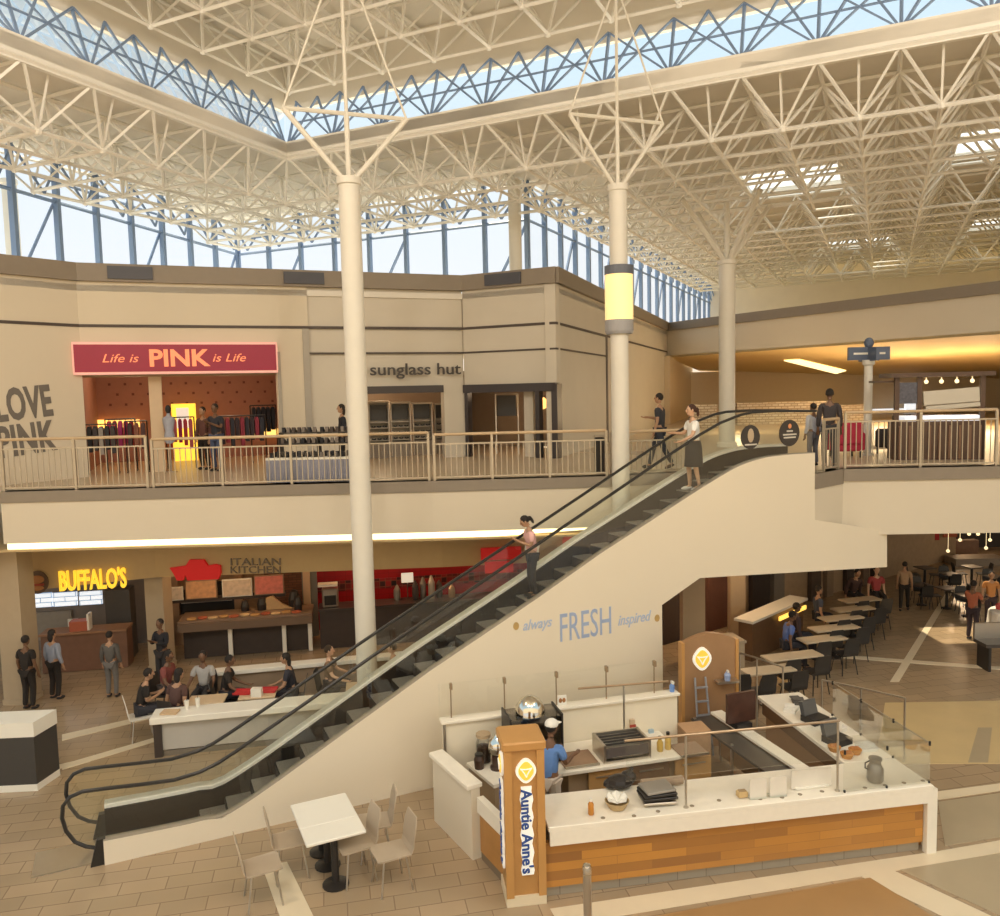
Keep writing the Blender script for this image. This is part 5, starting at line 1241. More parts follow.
# ---- furniture of the food court
def chair(loc, face, label, m=None, legm=None, group=None, proto={}, kind='wood'):
    key = kind
    if key in proto:
        c_ = dup(proto[key], loc, -R(face), label, group); c_.scale = (1, 1, 1); return c_
    t = thing('cafe_chair', label, 'chair', loc, -R(face), group)
    m = m or mat('chair_' + kind, {'wood': (.45, .36, .26), 'black': (.03, .027, .025), 'white': (.78, .74, .66)}[kind], .45, var=.05); legm = legm or (STEEL if kind != 'black' else DARK)
    s = MB()
    s.prism([(-.2, -.2, .44), (.2, -.2, .44), (.21, .18, .455), (.17, .22, .44), (-.17, .22, .44), (-.21, .18, .455)], (0, 0, .02)); s.build('seat', m, t)
    b = MB(); prof = [(-.20, .455), (-.225, .52), (-.235, .62), (-.26, .75), (-.29, .88)]
    for (y0, z0), (y1, z1) in zip(prof, prof[1:]):
        w0 = .19 if z0 < .8 else .17; w1 = .19 if z1 < .85 else .15
        b.prism([(-w0, y0, z0), (w0, y0, z0), (w1, y1, z1), (-w1, y1, z1)], (0, -.016, .003))
    b.build('backrest', m, t)
    for sx in (-1, 1):
        for sy in (-1, 1): MB().rod((sx * .15, sy * .14, .44), (sx * .20, sy * .20, 0), .012, 6).build('leg', legm, t)
    proto[key] = t; return t
def pedestal_table(loc, rot, w, d, label, topm=None, hh=.75, group=None, peds=((0, 0),), nm='cafe_table', basem=None):
    t = thing(nm, label, 'table', loc, rot, group)
    MB().box((0, 0, hh - .02), (w, d, .04), bev=.008).build('tabletop', topm or WHITE, t)
    for x, y in peds:
        MB().lathe((x, y, 0), [(.18, 0), (.18, .02), (.05, .05), (.045, hh - .06), (.10, hh - .04)], 18).build('pedestal', basem or DARK, t, smooth=False)
    return t
tq = [onz(291, 802, .75), onz(345, 795, .75), onz(369, 833, .75), onz(304, 843, .75)]
ax = ((tq[0] + tq[1]) / 2 - (tq[2] + tq[3]) / 2); LN = ax.length; ax.normalize(); cen = sum(tq, Vector()) / 4
rr = math.atan2(ax.y, ax.x) - math.pi / 2
Mx = Vector((math.cos(rr), math.sin(rr), 0))
c1 = cen - ax * (LN / 2 - LN * .19); c2_ = cen + ax * (LN / 2 - LN * .31)
wT = .80
pedestal_table((c1.x, c1.y, 0), rr, wT, LN * .38 - .004, 'cream topped cafe table at the front of the pair beside the escalator wall', WHITE, peds=((0, -.04),))
pedestal_table((c2_.x, c2_.y, 0), rr, wT, LN * .62 - .004, 'longer cream topped cafe table pushed up behind the front one', WHITE, peds=((0, -.13), (0, .24)))
hd = math.degrees(math.atan2(ax.x, ax.y))
for (px, py, f_, lb) in ((262, 868, hd + 90, 'wood grain chair by the cream tables, nearest the white floor strip'), (290, 842, hd + 95, 'wood grain chair tucked behind the one by the white floor strip'), (391, 854, hd - 92, 'pale chair pulled out on the kiosk side of the cream tables'), (374, 824, hd - 80, 'pale chair nearest the kiosk side wall beyond the cream tables'), (355, 846, hd - 96, 'chair tucked in between the two pale chairs on the kiosk side')):
    X = onz(px, py, .45); chair((X.x, X.y, 0), f_, lb).scale = (1.08, 1.08, 1.08)
# low partition walls with white tops
PANW = mat('partition_panel', (.50, .47, .42), .5, var=.03)
L1 = Line(G(156, 757), G(345, 738))
w1 = L1.hit(430, 700)[0]
lw = thing('partition_wall', 'low grey panelled partition with thick white top beyond the escalator foot', 'low wall', L1.P, L1.rot)
z1p = L1.hit(156, 716)[1]
MB().box((w1 / 2, .12, z1p - .06), (w1 + .1, .5, .12), bev=.01).build('top', WHITE, lw)
MB().box((w1 / 2, .05, (z1p - .12) / 2 + .05), (w1, .1, z1p - .26)).build('panel', PANW, lw)
MB().box((.06, .03, (z1p - .12) / 2), (.14, .16, z1p - .12)).build('end_post', DKW, lw)
MB().box((w1 / 2, .05, .05), (w1, .08, .1)).build('plinth', mat('plinth', (.2, .17, .13), .5), lw)
L3 = Line(onz(214, 672, .82), onz(455, 650, .82)); w3 = L3.len + 1.2
lw2 = thing('partition_wall', 'long low partition with white top in front of the pizza counter', 'low wall', L3.P, L3.rot)
MB().box((w3 / 2, .1, .78), (w3, .30, .09), bev=.01).build('top', WHITE, lw2)
MB().box((w3 / 2, .1, .367), (w3 - .1, .12, .734)).build('panel', mat('partition_brown', (.33, .24, .16), .6), lw2)
# dark stand at the picture edge
cA, cB, cC = G(-60, 796), G(38, 791), G(61, 775)
LS1, LS2 = Line(cA, cB), Line(cB, cC)
ds = thing('serving_stand', 'dark serving stand with thick white top at the edge by the floor strips', 'stand', cB, LS1.rot)
def cap(z0, z1, inset, name, m):
    a, b, c = cA + LS1.n * -inset, cB, cC
    dvec = (cC - cB); p = [cA, cB, cC, cA + dvec]
    ctr = sum(p, Vector()) / 4; p = [ctr + (q - ctr) * (1 - inset) for q in p]
    MB().prism([Vector((q.x, q.y, z0)) for q in p], (0, 0, z1 - z0)).build(name, m, ds, world=True)
cap(0, .12, .01, 'plinth', WHITE); cap(.12, .95, .015, 'body', mat('stand_dark', (.055, .05, .045), .5)); cap(.95, 1.2, 0, 'top', WHITE)
# tables and people between the partitions
_tp = lambda x, y: Vector((onz(x, y, .75).x, onz(x, y, .75).y, 0))
pedestal_table(_tp(207, 699), .15, .7, .5, 'laminate table where the group with cups sits behind the grey partition', mat('table_tan', (.66, .50, .32), .4))
pedestal_table(_tp(258, 693), .15, .7, .5, 'table with red trays between two dark clothed diners', mat('table_tan', (.66, .50, .32), .4))
pedestal_table(_tp(356, 686), .15, .4, .5, 'pale table just before the round cream column', mat('table_tan', (.66, .50, .32), .4))
def diner(px, py, face, label, kind='black', **kw):
    """seat centre at the picture point; chair and person"""
    X = onz(px, py, .45); h = kw.pop('h', 1.68); cl = kw.pop('clabel', None)
    if cl: chair((X.x, X.y, 0), face, cl, kind=kind)
    f = Vector((math.sin(R(face)), math.cos(R(face)), 0))
    return person((X.x - f.x * .0, X.y - f.y * .0, 0), face, h, label, pose='sit', **kw)
diner(141, 716, 60, 'diner in black top seated on the white chair at the partition end', kind='white', clabel='white shell chair at the end of the grey partition', shirt=(.02, .02, .02), pants=(.04, .04, .05), arms={'l': 'phone', 'r': 'phone'}, lean=.25)
diner(166, 694, 100, 'diner in red patterned top next to the one in black', clabel='dark chair under the diner in red patterned top', shirt=(.22, .06, .05), pants=(.05, .04, .04), skin='dark', arms={'l': 'phone', 'r': 'rail'}, lean=.15)
diner(176, 717, 20, 'diner with dark patterned clothes low behind the end of the grey partition', clabel='dark chair under the diner in dark patterned clothes', shirt=(.10, .05, .04), pants=(.05, .03, .03), skin='mid', long_hair=True, lean=.2)
diner(205, 695, 178, 'diner in pale grey vest seated facing the viewer across the tan table', clabel='dark chair under the diner in pale grey vest', shirt=(.42, .40, .38), pants=(.03, .03, .03), skin='dark', arms={'l': 'rail', 'r': 'rail'})
diner(226, 700, 80, 'diner in black facing the red trays, nearer the tan table group', clabel='dark chair under the diner in black by the red trays', shirt=(.02, .02, .02), pants=(.03, .03, .04), skin='dark', arms={'l': 'rail', 'r': 'rail'}, lean=.15)
diner(293, 697, 260, 'long haired diner in black across the red trays', clabel='dark chair under the long haired diner in black', shirt=(.03, .03, .035), pants=(.03, .03, .04), skin='mid', long_hair=True, arms={'l': 'rail', 'r': 'rail'}, lean=.15)
diner(330, 689, 90, 'diner in brown seated just before the round cream column', clabel='dark chair under the diner in brown', shirt=(.22, .14, .08), pants=(.05, .04, .04), skin='light', hair=(.05, .03, .015), arms={'l': 'rail', 'r': 'rail'})
diner(394, 686, 265, 'diner in tan seated just past the round cream column', clabel='dark chair under the diner in tan', shirt=(.40, .27, .17), pants=(.05, .04, .04), skin='light', hair=(.05, .03, .015))
person(G(30, 709), 10, 1.62, 'man all in black with his back turned beside the square pillar', shirt=(.012, .012, .012), pants=(.015, .015, .015), skin='dark')
person(G(56, 699), 20, 1.58, 'woman in pale blue shirt and black trousers at the grill counter', shirt=(.28, .30, .36), pants=(.012, .012, .012), skin='mid', sleeve=1, long_hair=True)
person(G(113, 697), 0, 1.5, 'person in dim grey clothes beside the dark refrigerator', shirt=(.10, .09, .08), pants=(.14, .13, .12), skin='mid', sleeve=1)
person(G(164, 688), 200, 1.62, 'man in black standing against the square pillar by the pizza store', shirt=(.02, .02, .022), pants=(.03, .025, .03), skin='dark', arms={'l': 'phone', 'r': 'phone'}, sleeve=1)
def cup(px, py, z, label, group=None, hh=.15, r_=.045, m=WHITE):
    X = onz(px, py, z); t = thing('drink_cup', label, 'cup', X, 0, group)
    MB().lathe((0, 0, 0), [(r_ * .75, 0), (r_, hh), (r_ * 1.05, hh)], 12).build('body', m, t); MB().lathe((0, 0, hh), [(r_ * 1.1, 0), (r_ * 1.05, .015)], 12).build('lid', WHITE, t)
    MB().rod((0, 0, hh), (.01, 0, hh + .08), .005, 4).build('straw', BLACK, t); return t
cup(187, 709, z1p, 'white drink cup on the grey partition, further from its end post'); cup(198, 706.5, z1p, 'white drink cup on the grey partition, second along', )
for px, py, c, lb in ((243, 693, (.5, .03, .03), 'red tray on the diner table nearest the man in black'), (268, 691, (.5, .04, .04), 'red tray nearest the long haired diner')):
    X = onz(px, py, .75); o = MB().box((0, 0, .012), (.34, .26, .02), bev=.006).box((0, .12, .03), (.34, .02, .03)).box((0, -.12, .03), (.34, .02, .03)).build('tray', cloth(c), None, M=Matrix.Translation(X)); tag(o, lb, 'tray')
X = onz(257, 696, .75); o = MB().box((0, 0, .08), (.2, .14, .16)).build('paper_bag', WHITE, None, M=Matrix.Translation(X)); tag(o, 'white paper bag between the two red trays', 'bag')
X = onz(170, 713, z1p); o = MB().box((0, 0, .02), (.3, .22, .03)).build('napkin_pile', cloth((.6, .42, .25)), None, M=Matrix.Translation(X)); tag(o, 'tan food wrapper on the end of the grey partition', 'wrapper')
# ================================================================ GROUND FLOOR, DINING AREA BEYOND THE BRIDGE
pillar(684, 706, 668, 'square grey tan pillar behind the arched wooden sign board', 3.28); pillar(731, 746, 640, 'slimmer square pillar further down the dining area', 3.28)
FARW = mat('far_store_wall', (.40, .27, .15), .6, var=.2, scale=1.5)
struct('wall_far_ground', MB().box((26, 34, 1.65), (38, .3, 3.3)), FARW)
FL = Line(G(700, 632), G(885, 578))       # store fronts along the dining area
struct('wall_dining_side', MB().prism([FL.at(-2.5, 0, 0), FL.at(FL.len + 5, 0, 0), FL.at(FL.len + 5, 0, -.3), FL.at(-2.5, 0, -.3)], (0, 0, 3.28)), mat('dining_wall', (.42, .30, .19), .6, var=.15))
for i, px in enumerate((668, 715, 757, 775, 812, 826, 846, 862, 872)):
    a_ = FL.hit(px, 585, 0)[0]; w_ = [.7, .9, .8, .5, .5, .35, .4, .35, .3][i]
    c = [(.06, .04, .03), (.14, .06, .04), (.05, .035, .03), (.22, .19, .16), (.10, .07, .05), (.3, .22, .15), (.07, .05, .04), (.18, .12, .08), (.06, .045, .035)][i]
    o = MB().box((a_, -.08, 1.25), (w_, .14, 2.5)).box((a_, -.1, 2.4), (w_ + .12, .16, .12)).build('doorway_panel', cloth(c), None, M=FL.frame())
    tag(o, 'dark tall panel %s on the dining area side wall' % ['by the escalator wall', 'behind the slimmer pillar', 'past the slimmer pillar', 'second past the slimmer pillar, grey', 'above the long cream counter', 'tan, past the long cream counter', 'brown, over the dining tables', 'near the far end', 'at the very far end'][i], 'panel')
for px, d_ in ((720, 20), (790, 24), (860, 28), (960, 33), (905, 40)):
    X = dep(px, 520, d_); lamp('dining_lamp', (X.x, X.y, 3.0), 110, (1, .7, .42), .3)
# long cream counter with lit edge
LC = Line(onz(751, 622, 1.0), onz(806, 598, 1.0))
lc = thing('communal_counter', 'long cream counter with a warm lit edge running into the dining area', 'counter', LC.P, LC.rot)
MB().box((LC.len / 2, .2, .98), (LC.len, .5, .06)).build('countertop', WHITE, lc)
MB().box((LC.len / 2, .2, .475), (LC.len - .2, .36, .95)).build('base', MATS['dark_wood'], lc)
MB().box((LC.len * .7, -.06, .80), (LC.len * .5, .04, .10)).build('lit_edge', mat('edge_glow', (1, .7, .2), .5, emit=1.5, ecol=(1, .6, .1)), lc)
o = thing('planter_box', 'plain grey box counter between the two square pillars', 'counter', onz(722, 676, 0), .2)
MB().box((0, 0, .42), (.8, .6, .84)).box((0, 0, .86), (.86, .66, .05)).build('body', PILM, o)
# tables with black chairs, rows running away
tabs = [(768, 669, 1.1, 'first'), (792, 655, 1.3, 'second'), (822, 638, 1.1, 'third'), (834, 627, 1.2, 'fourth'), (841, 617, 1.1, 'fifth'), (853, 608, 1.1, 'sixth'), (860, 599, 1.1, 'seventh')]
TR = -R(0)
for i, (px, py, w_, nth) in enumerate(tabs):
    X = onz(px, py, .75); rot = R(14)
    pedestal_table((X.x, X.y, 0), rot, w_, .42, '%s cream topped dining table of the row beside the side wall, counted from the kiosk' % nth, mat('table_cream', (.62, .50, .34), .4), peds=((0, 0),))
    for s, sd_ in ((-1, 'near'),):
        for q in (-.36, .36):
            P_ = X + Vector((math.cos(rot), math.sin(rot), 0)) * q + Vector((-math.sin(rot), math.cos(rot), 0)) * (.32 * s)
            chair((P_.x, P_.y, 0), (180 if s > 0 else 0) - 14, 'black chair on the %s side of the %s dining table' % (sd_, nth), kind='black', group='black chairs at the %s table' % nth)
blk = [(922, 580), (947, 583), (968, 590), (925, 563), (950, 569), (972, 562), (995, 572)]
for i, (px, py) in enumerate(blk):
    X = onz(px, py, .75); nth = ['beside the walking man', 'behind the walking man', 'before the dark far store', 'by the far folding screen', 'in the middle of the far cluster', 'nearest the far lamps', 'by the picture edge'][i]
    tb_ = pedestal_table((X.x, X.y, 0), R(10), .6, .6, 'small dark far table %s' % nth, mat('table_dark', (.10, .08, .07), .35)); tb_.scale = (.82,) * 3
    for s in range(2):
        a = s * math.pi + .2 + math.pi / 2 * (i % 2); P_ = X + Vector((math.sin(a), math.cos(a), 0)) * .42 * .82
        ch_ = chair((P_.x, P_.y, 0), math.degrees(a) + 180, 'black chair around the far table %s' % nth, kind='black', group='black chairs at the far table %s' % nth); ch_.scale = (.82,) * 3
# far store front: folding screen, counters, lamps
def far(px0, py0, px1, py1, dd, name, m, label, cat, th=.3, zlo=None):
    a, b = dep(px0, py0, dd), dep(px1, py1, dd); z0 = b.z if zlo is None else zlo
    o = MB().box((0, 0, (a.z - z0) / 2), (b.x - a.x, th, a.z - z0)).build(name, m, None, M=Matrix.Translation(((a.x + b.x) / 2, dd, z0))); tag(o, label, cat); return o
fs = far(889, 539, 929, 563, 29.3, 'folding_screen', mat('screen_grey', (.09, .085, .075), .5), 'dark grey folding screen in the far dining area', 'screen', .1, 0)
fs.data.transform(Matrix.Identity(4))
far(952, 540, 976, 562, 30.2, 'far_display', mat('far_brown', (.26, .14, .08), .5, var=.3), 'brown framed display in the far dark store', 'display', .3, 0)
far(950, 557, 1000, 566, 28.6, 'far_counter', mat('far_stone', (.3, .24, .18), .4), 'low stone counter of the far dark store', 'counter', .8, 0)
far(942, 524, 1010, 560, 31.5, 'far_store_backdrop', mat('far_black', (.04, .03, .025), .6, var=.4), 'black front of the far store', 'store front', .2, 0)
far(930, 530, 945, 560, 30.5, 'notice_wall', mat('far_tan', (.42, .28, .16), .6), 'tan wall panel beside the far dark store', 'panel', .2, 0)
for i, (px, py) in enumerate(((948, 551), (986, 548), (969, 534), (978, 534), (960, 540), (990, 540))):
    X = dep(px, py, 28.2); o = MB().ball((0, 0, 0), .06, 10, 7).rod((0, 0, .05), (0, 0, 3.28 - X.z), .008, 4).build('globe_lamp', mat('globe_glow', (1, .85, .6), .5, emit=1.6, ecol=(1, .75, .4)), None, M=Matrix.Translation(X)); tag(o, 'small glowing globe lamp in the far dark store', 'lamp', 'globe lamps of the far store')
rf = [(915, 534, (.5, .04, .04)), (932, 536, (.45, .03, .03)), (950, 533, (.4, .1, .05))]
for i, (px, py, c) in enumerate(rf):
    X = dep(px, py, 28.8); o = MB().box((0, 0, 0), (.5, .05, .3)).rod((-.2, 0, .15), (-.2, 0, 3.28 - X.z), .008, 4).rod((.2, 0, .15), (.2, 0, 3.28 - X.z), .008, 4).build('hanging_banner', cloth(c), None, M=Matrix.Translation(X)); tag(o, ['red banner nearest the folding screen', 'red banner in the middle above the far tables', 'orange red banner nearest the far lamps'][i], 'banner')
# people of the dining area
person(G(904, 611), 30, 1.45, 'man in tan shirt and black trousers walking down the open floor', shirt=(.42, .28, .17), pants=(.02, .02, .02), skin='mid', step=.1)
diner(786, 650, 90, 'diner in blue patterned top at the second dining table', shirt=(.10, .16, .40), pants=(.03, .03, .04), skin='dark', lean=.2)
diner(796, 641, 90, 'diner in dark jacket next to the one in blue', shirt=(.05, .03, .025), pants=(.03, .03, .04), skin='dark', sleeve=1)
diner(818, 621, 90, 'diner in dark top further along the dining tables', shirt=(.05, .06, .09), pants=(.03, .03, .04), skin='mid')
diner(852, 598, 170, 'diner in dark coat bent over at the seventh dining table', shirt=(.06, .03, .025), pants=(.03, .03, .03), skin='mid', lean=.35, sleeve=1)
diner(876, 598, 185, 'diner in red top at the seventh dining table', shirt=(.38, .06, .06), pants=(.03, .03, .03), skin='light')
person(G(972, 640), 60, 1.55, 'person in floral red top standing at the table with white cloth', shirt=(.4, .12, .06), pants=(.04, .03, .03), skin='dark', arms={'l': 'fwd', 'r': 'fwd'})
person(G(990, 626), 200, 1.5, 'person in orange top behind the table with white cloth', shirt=(.5, .22, .07), pants=(.04, .03, .03), skin='mid')
wt_ = thing('white_table', 'round table draped in white with party things at the picture edge', 'table', G(1014, 640), 0)
MB().lathe((0, 0, 0), [(.62, .35), (.58, .72), (.55, .75), (.01, .755)], 20).build('tablecloth', mat('bright_white', (.85, .8, .7), .6), wt_); MB().lathe((0, 0, 0), [(.25, 0), (.05, .05), (.05, .72)], 12).build('pedestal', DARK, wt_)
for i in range(5):
    a = i * 1.3; X = G(1014, 640) + Vector((math.cos(a) * .35, math.sin(a) * .35, .757)); o = MB().lathe((0, 0, 0), [(.06, 0), (.08, .1), (.03, .16)], 10).build('gift_tin', cloth([(.7, .65, .55), (.5, .3, .1), (.6, .1, .08)][i % 3]), None, M=Matrix.Translation(X)); tag(o, 'small tin on the white draped table', 'tin', 'tins on the white table')
bn = thing('bench', 'dark low bench at the picture edge beyond the sunny patch', 'bench', G(1012, 668), 0)
MB().box((0, 0, .6), (1.5, .5, .08)).build('seat', MATS['black_top'], bn); MB().box((0, .25, .8), (1.5, .06, .4)).build('backrest', STEEL, bn)
for s in (-1, 1): MB().box((s * .65, 0, .28), (.06, .45, .56)).build('leg', DARK, bn)
# dark clutter of chairs between kiosk and side wall
for i, (px, py) in enumerate(((738, 690),)):
    X = onz(px, py, .45); chair((X.x, X.y, 0), 40 * i, 'black chair standing loose near the %s' % ('grey box counter' if i < 1 else 'edge of the escalator wall'), kind='black')
# thin rails with posts, before the dining tables
def bar_rail(pts, z, label, r_=.02):
    W = [onz(x, y, z) for x, y in pts]; o = thing('queue_rail', label, 'rail', (W[0].x, W[0].y, 0))
    MB().tube([p - Vector((W[0].x, W[0].y, 0)) for p in W], r_, 6).build('bar', STEEL, o)
    for p in W: MB().rod((p.x - W[0].x, p.y - W[0].y, 0), (p.x - W[0].x, p.y - W[0].y, z), .018, 6).build('post', STEEL, o)
bar_rail([(740, 653), (757, 658), (783, 667)], 1.4, 'slim metal rail with three posts beside the dining tables')
bar_rail([(822, 680), (861, 688), (905, 698)], 1.15, 'slim metal rail with three posts behind the kiosk side counter')

# ================================================================ UPPER LEVEL, BEYOND THE ESCALATOR LANDING
ss = thing('direction_sign', 'blue grey directional sign on a pale pole beyond the landing', 'sign', dep(868, 400, 20.5) * 1.0, 0)
ss.location.z = H
zz = lambda y: dep(868, y, 20.5).z - H
MB().lathe((0, 0, 0), [(.16, 0), (.16, .04), (.10, .06), (.10, zz(366)), (.15, zz(364)), (.15, zz(360))], 16).build('pole', COLM, ss)
MB().box((0, 0, (zz(347) + zz(360)) / 2), (1.05, .08, zz(347) - zz(360))).build('board', mat('sign_slate', (.10, .13, .20), .4), ss)
MB().box((0, 0, (zz(347) + zz(360)) / 2 - .03), (.08, 1.0, zz(347) - zz(360))).build('board', MATS['sign_slate'], ss)
MB().ball((0, 0, zz(343)), (.12, .12, .14)).build('finial', MATS['sign_slate'], ss)
MB().box((0, -.045, (zz(347) + zz(360)) / 2), (.8, .006, .05)).build('pale_stripe', WHITE, ss)
# lit slot in the concourse ceiling
SLOT = mat('slot_glow', (1, .85, .5), .5, emit=2.2, ecol=(1, .78, .36))
print('slot', [tuple(round(c,1) for c in onceil(a,b)) for a,b in ((784,361),(872,390))])
q = [onceil(784, 361, .06), onceil(799, 360, .06), onceil(846, 371, .06), onceil(836, 374, .06)]
o = MB().prism(q, (0, 0, .04)).build('light_slot', SLOT); tag(o, 'long glowing light slot in the concourse ceiling', 'light')
for i, (px, py) in enumerate(((740, 372), (830, 372), (905, 362), (975, 350), (940, 372), (880, 385), (990, 372))):
    X = dep(px, py, 32 + 2 * (i % 3)); lamp('concourse_lamp', (X.x, X.y, 5.9), 130, (1, .74, .42), .4)
# far upper store fronts, bright windows
def ufar(px0, py0, px1, py1, dd, name, m, label, cat, th=.2, zlo=None):
    return far(px0, py0, px1, py1, dd, name, m, label, cat, th, zlo)
BRW = mat('bright_window', (.9, .95, 1), .4, emit=.9)
ufar(872, 409, 903, 431, 50, 'shop_window', BRW, 'bright white shop window at the far end of the upper concourse', 'window')
ufar(905, 402, 917, 411, 50, 'shop_window', BRW, 'small bright window beside the dark display stand', 'window')
SHF = brick_mat('shelf_goods', (.62, .54, .42), (.46, .38, .28), (.30, .22, .15), .30, .12, .02, .6, plane='tz', rot=0)
ufar(690, 405, 716, 440, 36, 'shop_shelf', SHF, 'pale stocked shelf beyond the white shirted woman', 'shelf', .4, H)
ufar(736, 403, 830, 441, 38, 'shop_shelf', SHF, 'long pale stocked shelf beyond the round notices', 'shelf', .4, H)
ufar(838, 405, 870, 440, 40, 'shop_shelf', SHF, 'stocked shelf beside the directional sign', 'shelf', .4, H)
ufar(872, 432, 915, 441, 42, 'shop_counter', mat('shop_counter', (.55, .42, .28), .5), 'low pale counter under the bright shop window', 'counter', .6, H)
# lounge chairs behind the bridge railing
for i, (px, py, c) in enumerate(((845, 457, (.45, .03, .06)), (888, 453, (.06, .05, .05)), (906, 456, (.05, .045, .04)), (908, 444, (.08, .06, .05)))):
    X = onz(px, py, H); t = thing('lounge_chair', ['red armchair behind the bridge railing', 'dark armchair nearest the directional sign', 'dark armchair beside the dark display stand, close behind the railing', 'brown armchair deeper in, behind the two dark ones'][i], 'chair', (X.x, X.y, H), i * 1.1)
    MB().box((0, 0, .3), (.62, .6, .28), bev=.04).build('seat', cloth(c), t); MB().box((0, -.28, .6), (.62, .14, .55), bev=.04).build('backrest', cloth(c), t)
    for s in (-1, 1): MB().box((s * .32, 0, .4), (.12, .6, .45), bev=.03).build('armrest', cloth(c), t)
    for s in (-1, 1):
        for q2 in (-1, 1): MB().box((s * .28, q2 * .25, .08), (.04, .04, .16)).build('leg', DARK, t)
# dark display stand at the picture edge
kx0, kx1 = onz(918, 464, H), onz(1010, 463, H)
KS = Line(kx0 + Vector((0, 1.1, 0)), kx1 + Vector((0, 1.0, 0))); kw = KS.len
zk = lambda y: KS.hit(960, y)[1] - H
dst = thing('display_stand', 'dark wood retail stand with glass case and slanted white boards', 'stand', KS.at(0, H), KS.rot)
WDK = mat('stand_wood', (.10, .055, .035), .45, var=.25, scale=4)
for x in (.03, kw * .27, kw - .05): MB().box((x, 0, zk(376) / 2), (.1, .1, zk(376))).build('upright', WDK, dst)
MB().box((kw / 2, .3, zk(374)), (kw + .3, 1.0, .10)).build('canopy', WDK, dst)
MB().box((-.2, .3, zk(380)), (.5, .5, .05)).build('canopy_arm', WDK, dst)
MB().box((kw * .14, 0, zk(392)), (kw * .25, .06, .5)).build('side_board', mat('board_mottled', (.10, .10, .13), .4, var=.8, scale=18), dst)
Mr = Matrix.Translation((kw * .62, -.05, zk(396))) @ Matrix.Rotation(-R(4), 4, 'Y')
MB().box((0, 0, 0), (kw * .62, .05, .33)).build('white_board', PANEL, dst, M=Mr)
MB().box((0, 0, 0), (kw * .6, .05, .1)).build('white_board', PANEL, dst, M=Matrix.Translation((kw * .64, -.05, zk(406))) @ Matrix.Rotation(-R(4), 4, 'Y'))
MB().box((kw / 2, .25, zk(421) / 2), (kw, .6, zk(421))).build('base_cabinet', WDK, dst)
for i in range(9): MB().box((.1 + i * (kw - .2) / 8, -.065, zk(424) / 2), (.05, .03, zk(426))).build('slat', mat('slat_brown', (.22, .12, .07), .5), dst)
MB().box((kw / 2 + .1, .25, zk(418)), (kw - .25, .5, .12)).build('glass_case', mat('case_glow', (.8, .85, .95), .2, emit=.8), dst)
for i in range(4):
    o = MB().ball((0, 0, 0), .05, 8, 6).rod((0, 0, 0), (0, 0, .1), .01, 4).build('stand_lamp', MATS['globe_glow'], None, M=mw(dst) @ Matrix.Translation((kw * (.33 + .17 * i), -.1, zk(381)))); tag(o, 'tiny bulb under the canopy of the dark stand', 'lamp', 'bulbs of the display stand')
# ================================================================ THINGS IN AND AROUND THE KIOSK
KM = Matrix(((KL.u.x, -KL.n.x, 0, KL.P.x), (KL.u.y, -KL.n.y, 0, KL.P.y), (0, 0, 1, 0), (0, 0, 0, 1)))
def kthing(name, label, cat, px, py, z=1.0, rot=0.0, group=None):
    X = onz(px, py, z); X.z += .009; return thing(name, label, cat, X, KL.rot + rot, group)
PAPER = mat('white_paper', (.85, .82, .74), .6, var=.03); AMB = mat('amber_liquid', (.55, .22, .03), .25); COF = mat('coffee_dark', (.05, .025, .015), .3)
t = kthing('syrup_bottle', 'amber bottle with pale cap on the front counter beside the sign pillar', 'bottle', 591, 815)
MB().lathe((0, 0, 0), [(.035, 0), (.04, .01), (.04, .14), (.015, .18)], 12).build('body', AMB, t, smooth=True); MB().lathe((0, 0, .18), [(.02, 0), (.02, .04)], 10).build('cap', PAPER, t)
t = kthing('basket', 'round wicker basket lined with white paper on the front counter', 'basket', 617, 808)
MB().lathe((0, 0, 0), [(.11, 0), (.16, .09), (.165, .1), (.15, .1), (.1, .02)], 20).build('bowl', mat('wicker', (.50, .36, .18), .7, var=.25, scale=30), t)
m = MB()
for i in range(7):
    a = i * .9; m.prism([(0, 0, .07), (.15 * math.cos(a), .15 * math.sin(a), .13), (.13 * math.cos(a + .45), .13 * math.sin(a + .45), .17), (.15 * math.cos(a + .9), .15 * math.sin(a + .9), .12)], (0, 0, .004))
m.build('paper_liner', PAPER, t)
t = kthing('tray_stack', 'black wire and steel trays piled on the front counter beyond the paper lined basket', 'trays', 658, 803)
for i, (w_, z_, c) in enumerate(((.46, .04, 'steel'), (.48, .10, 'dark'), (.46, .15, 'dark'), (.42, .20, 'grey'))):
    MB().box((0, .03, z_), (w_, .32, .035), Matrix.Rotation(.06 * (i - 1), 4, 'Z'), bev=.008).build('tray', {'steel': STEEL, 'dark': DARK, 'grey': mat('tray_grey', (.3, .27, .23), .5)}[c], t)
o = kthing('napkin_roll', 'brown striped roll of wrapping lying behind the tray pile', 'roll', 668, 790); MB().rod((-.35, .1, .07), (.25, .1, .07), .06, 12).build('roll', cloth((.35, .26, .18)), o); MB().rod((.25, .1, .07), (.26, .1, .07), .045, 12).build('core', PAPER, o)
t = kthing('black_bag', 'crumpled black bag on the front counter behind the wicker basket', 'bag', 620, 788)
MB().ball((0, 0, .09), (.2, .14, .1), 9, 6).ball((.13, .05, .11), (.13, .1, .1), 8, 5).ball((-.12, .02, .06), (.12, .1, .07), 8, 5).build('body', mat('plastic_black', (.025, .02, .018), .3, bump=.6), t); MB().rod((.1, 0, .18), (.2, .05, .24), .03, 6).build('knot', BLACK, t)
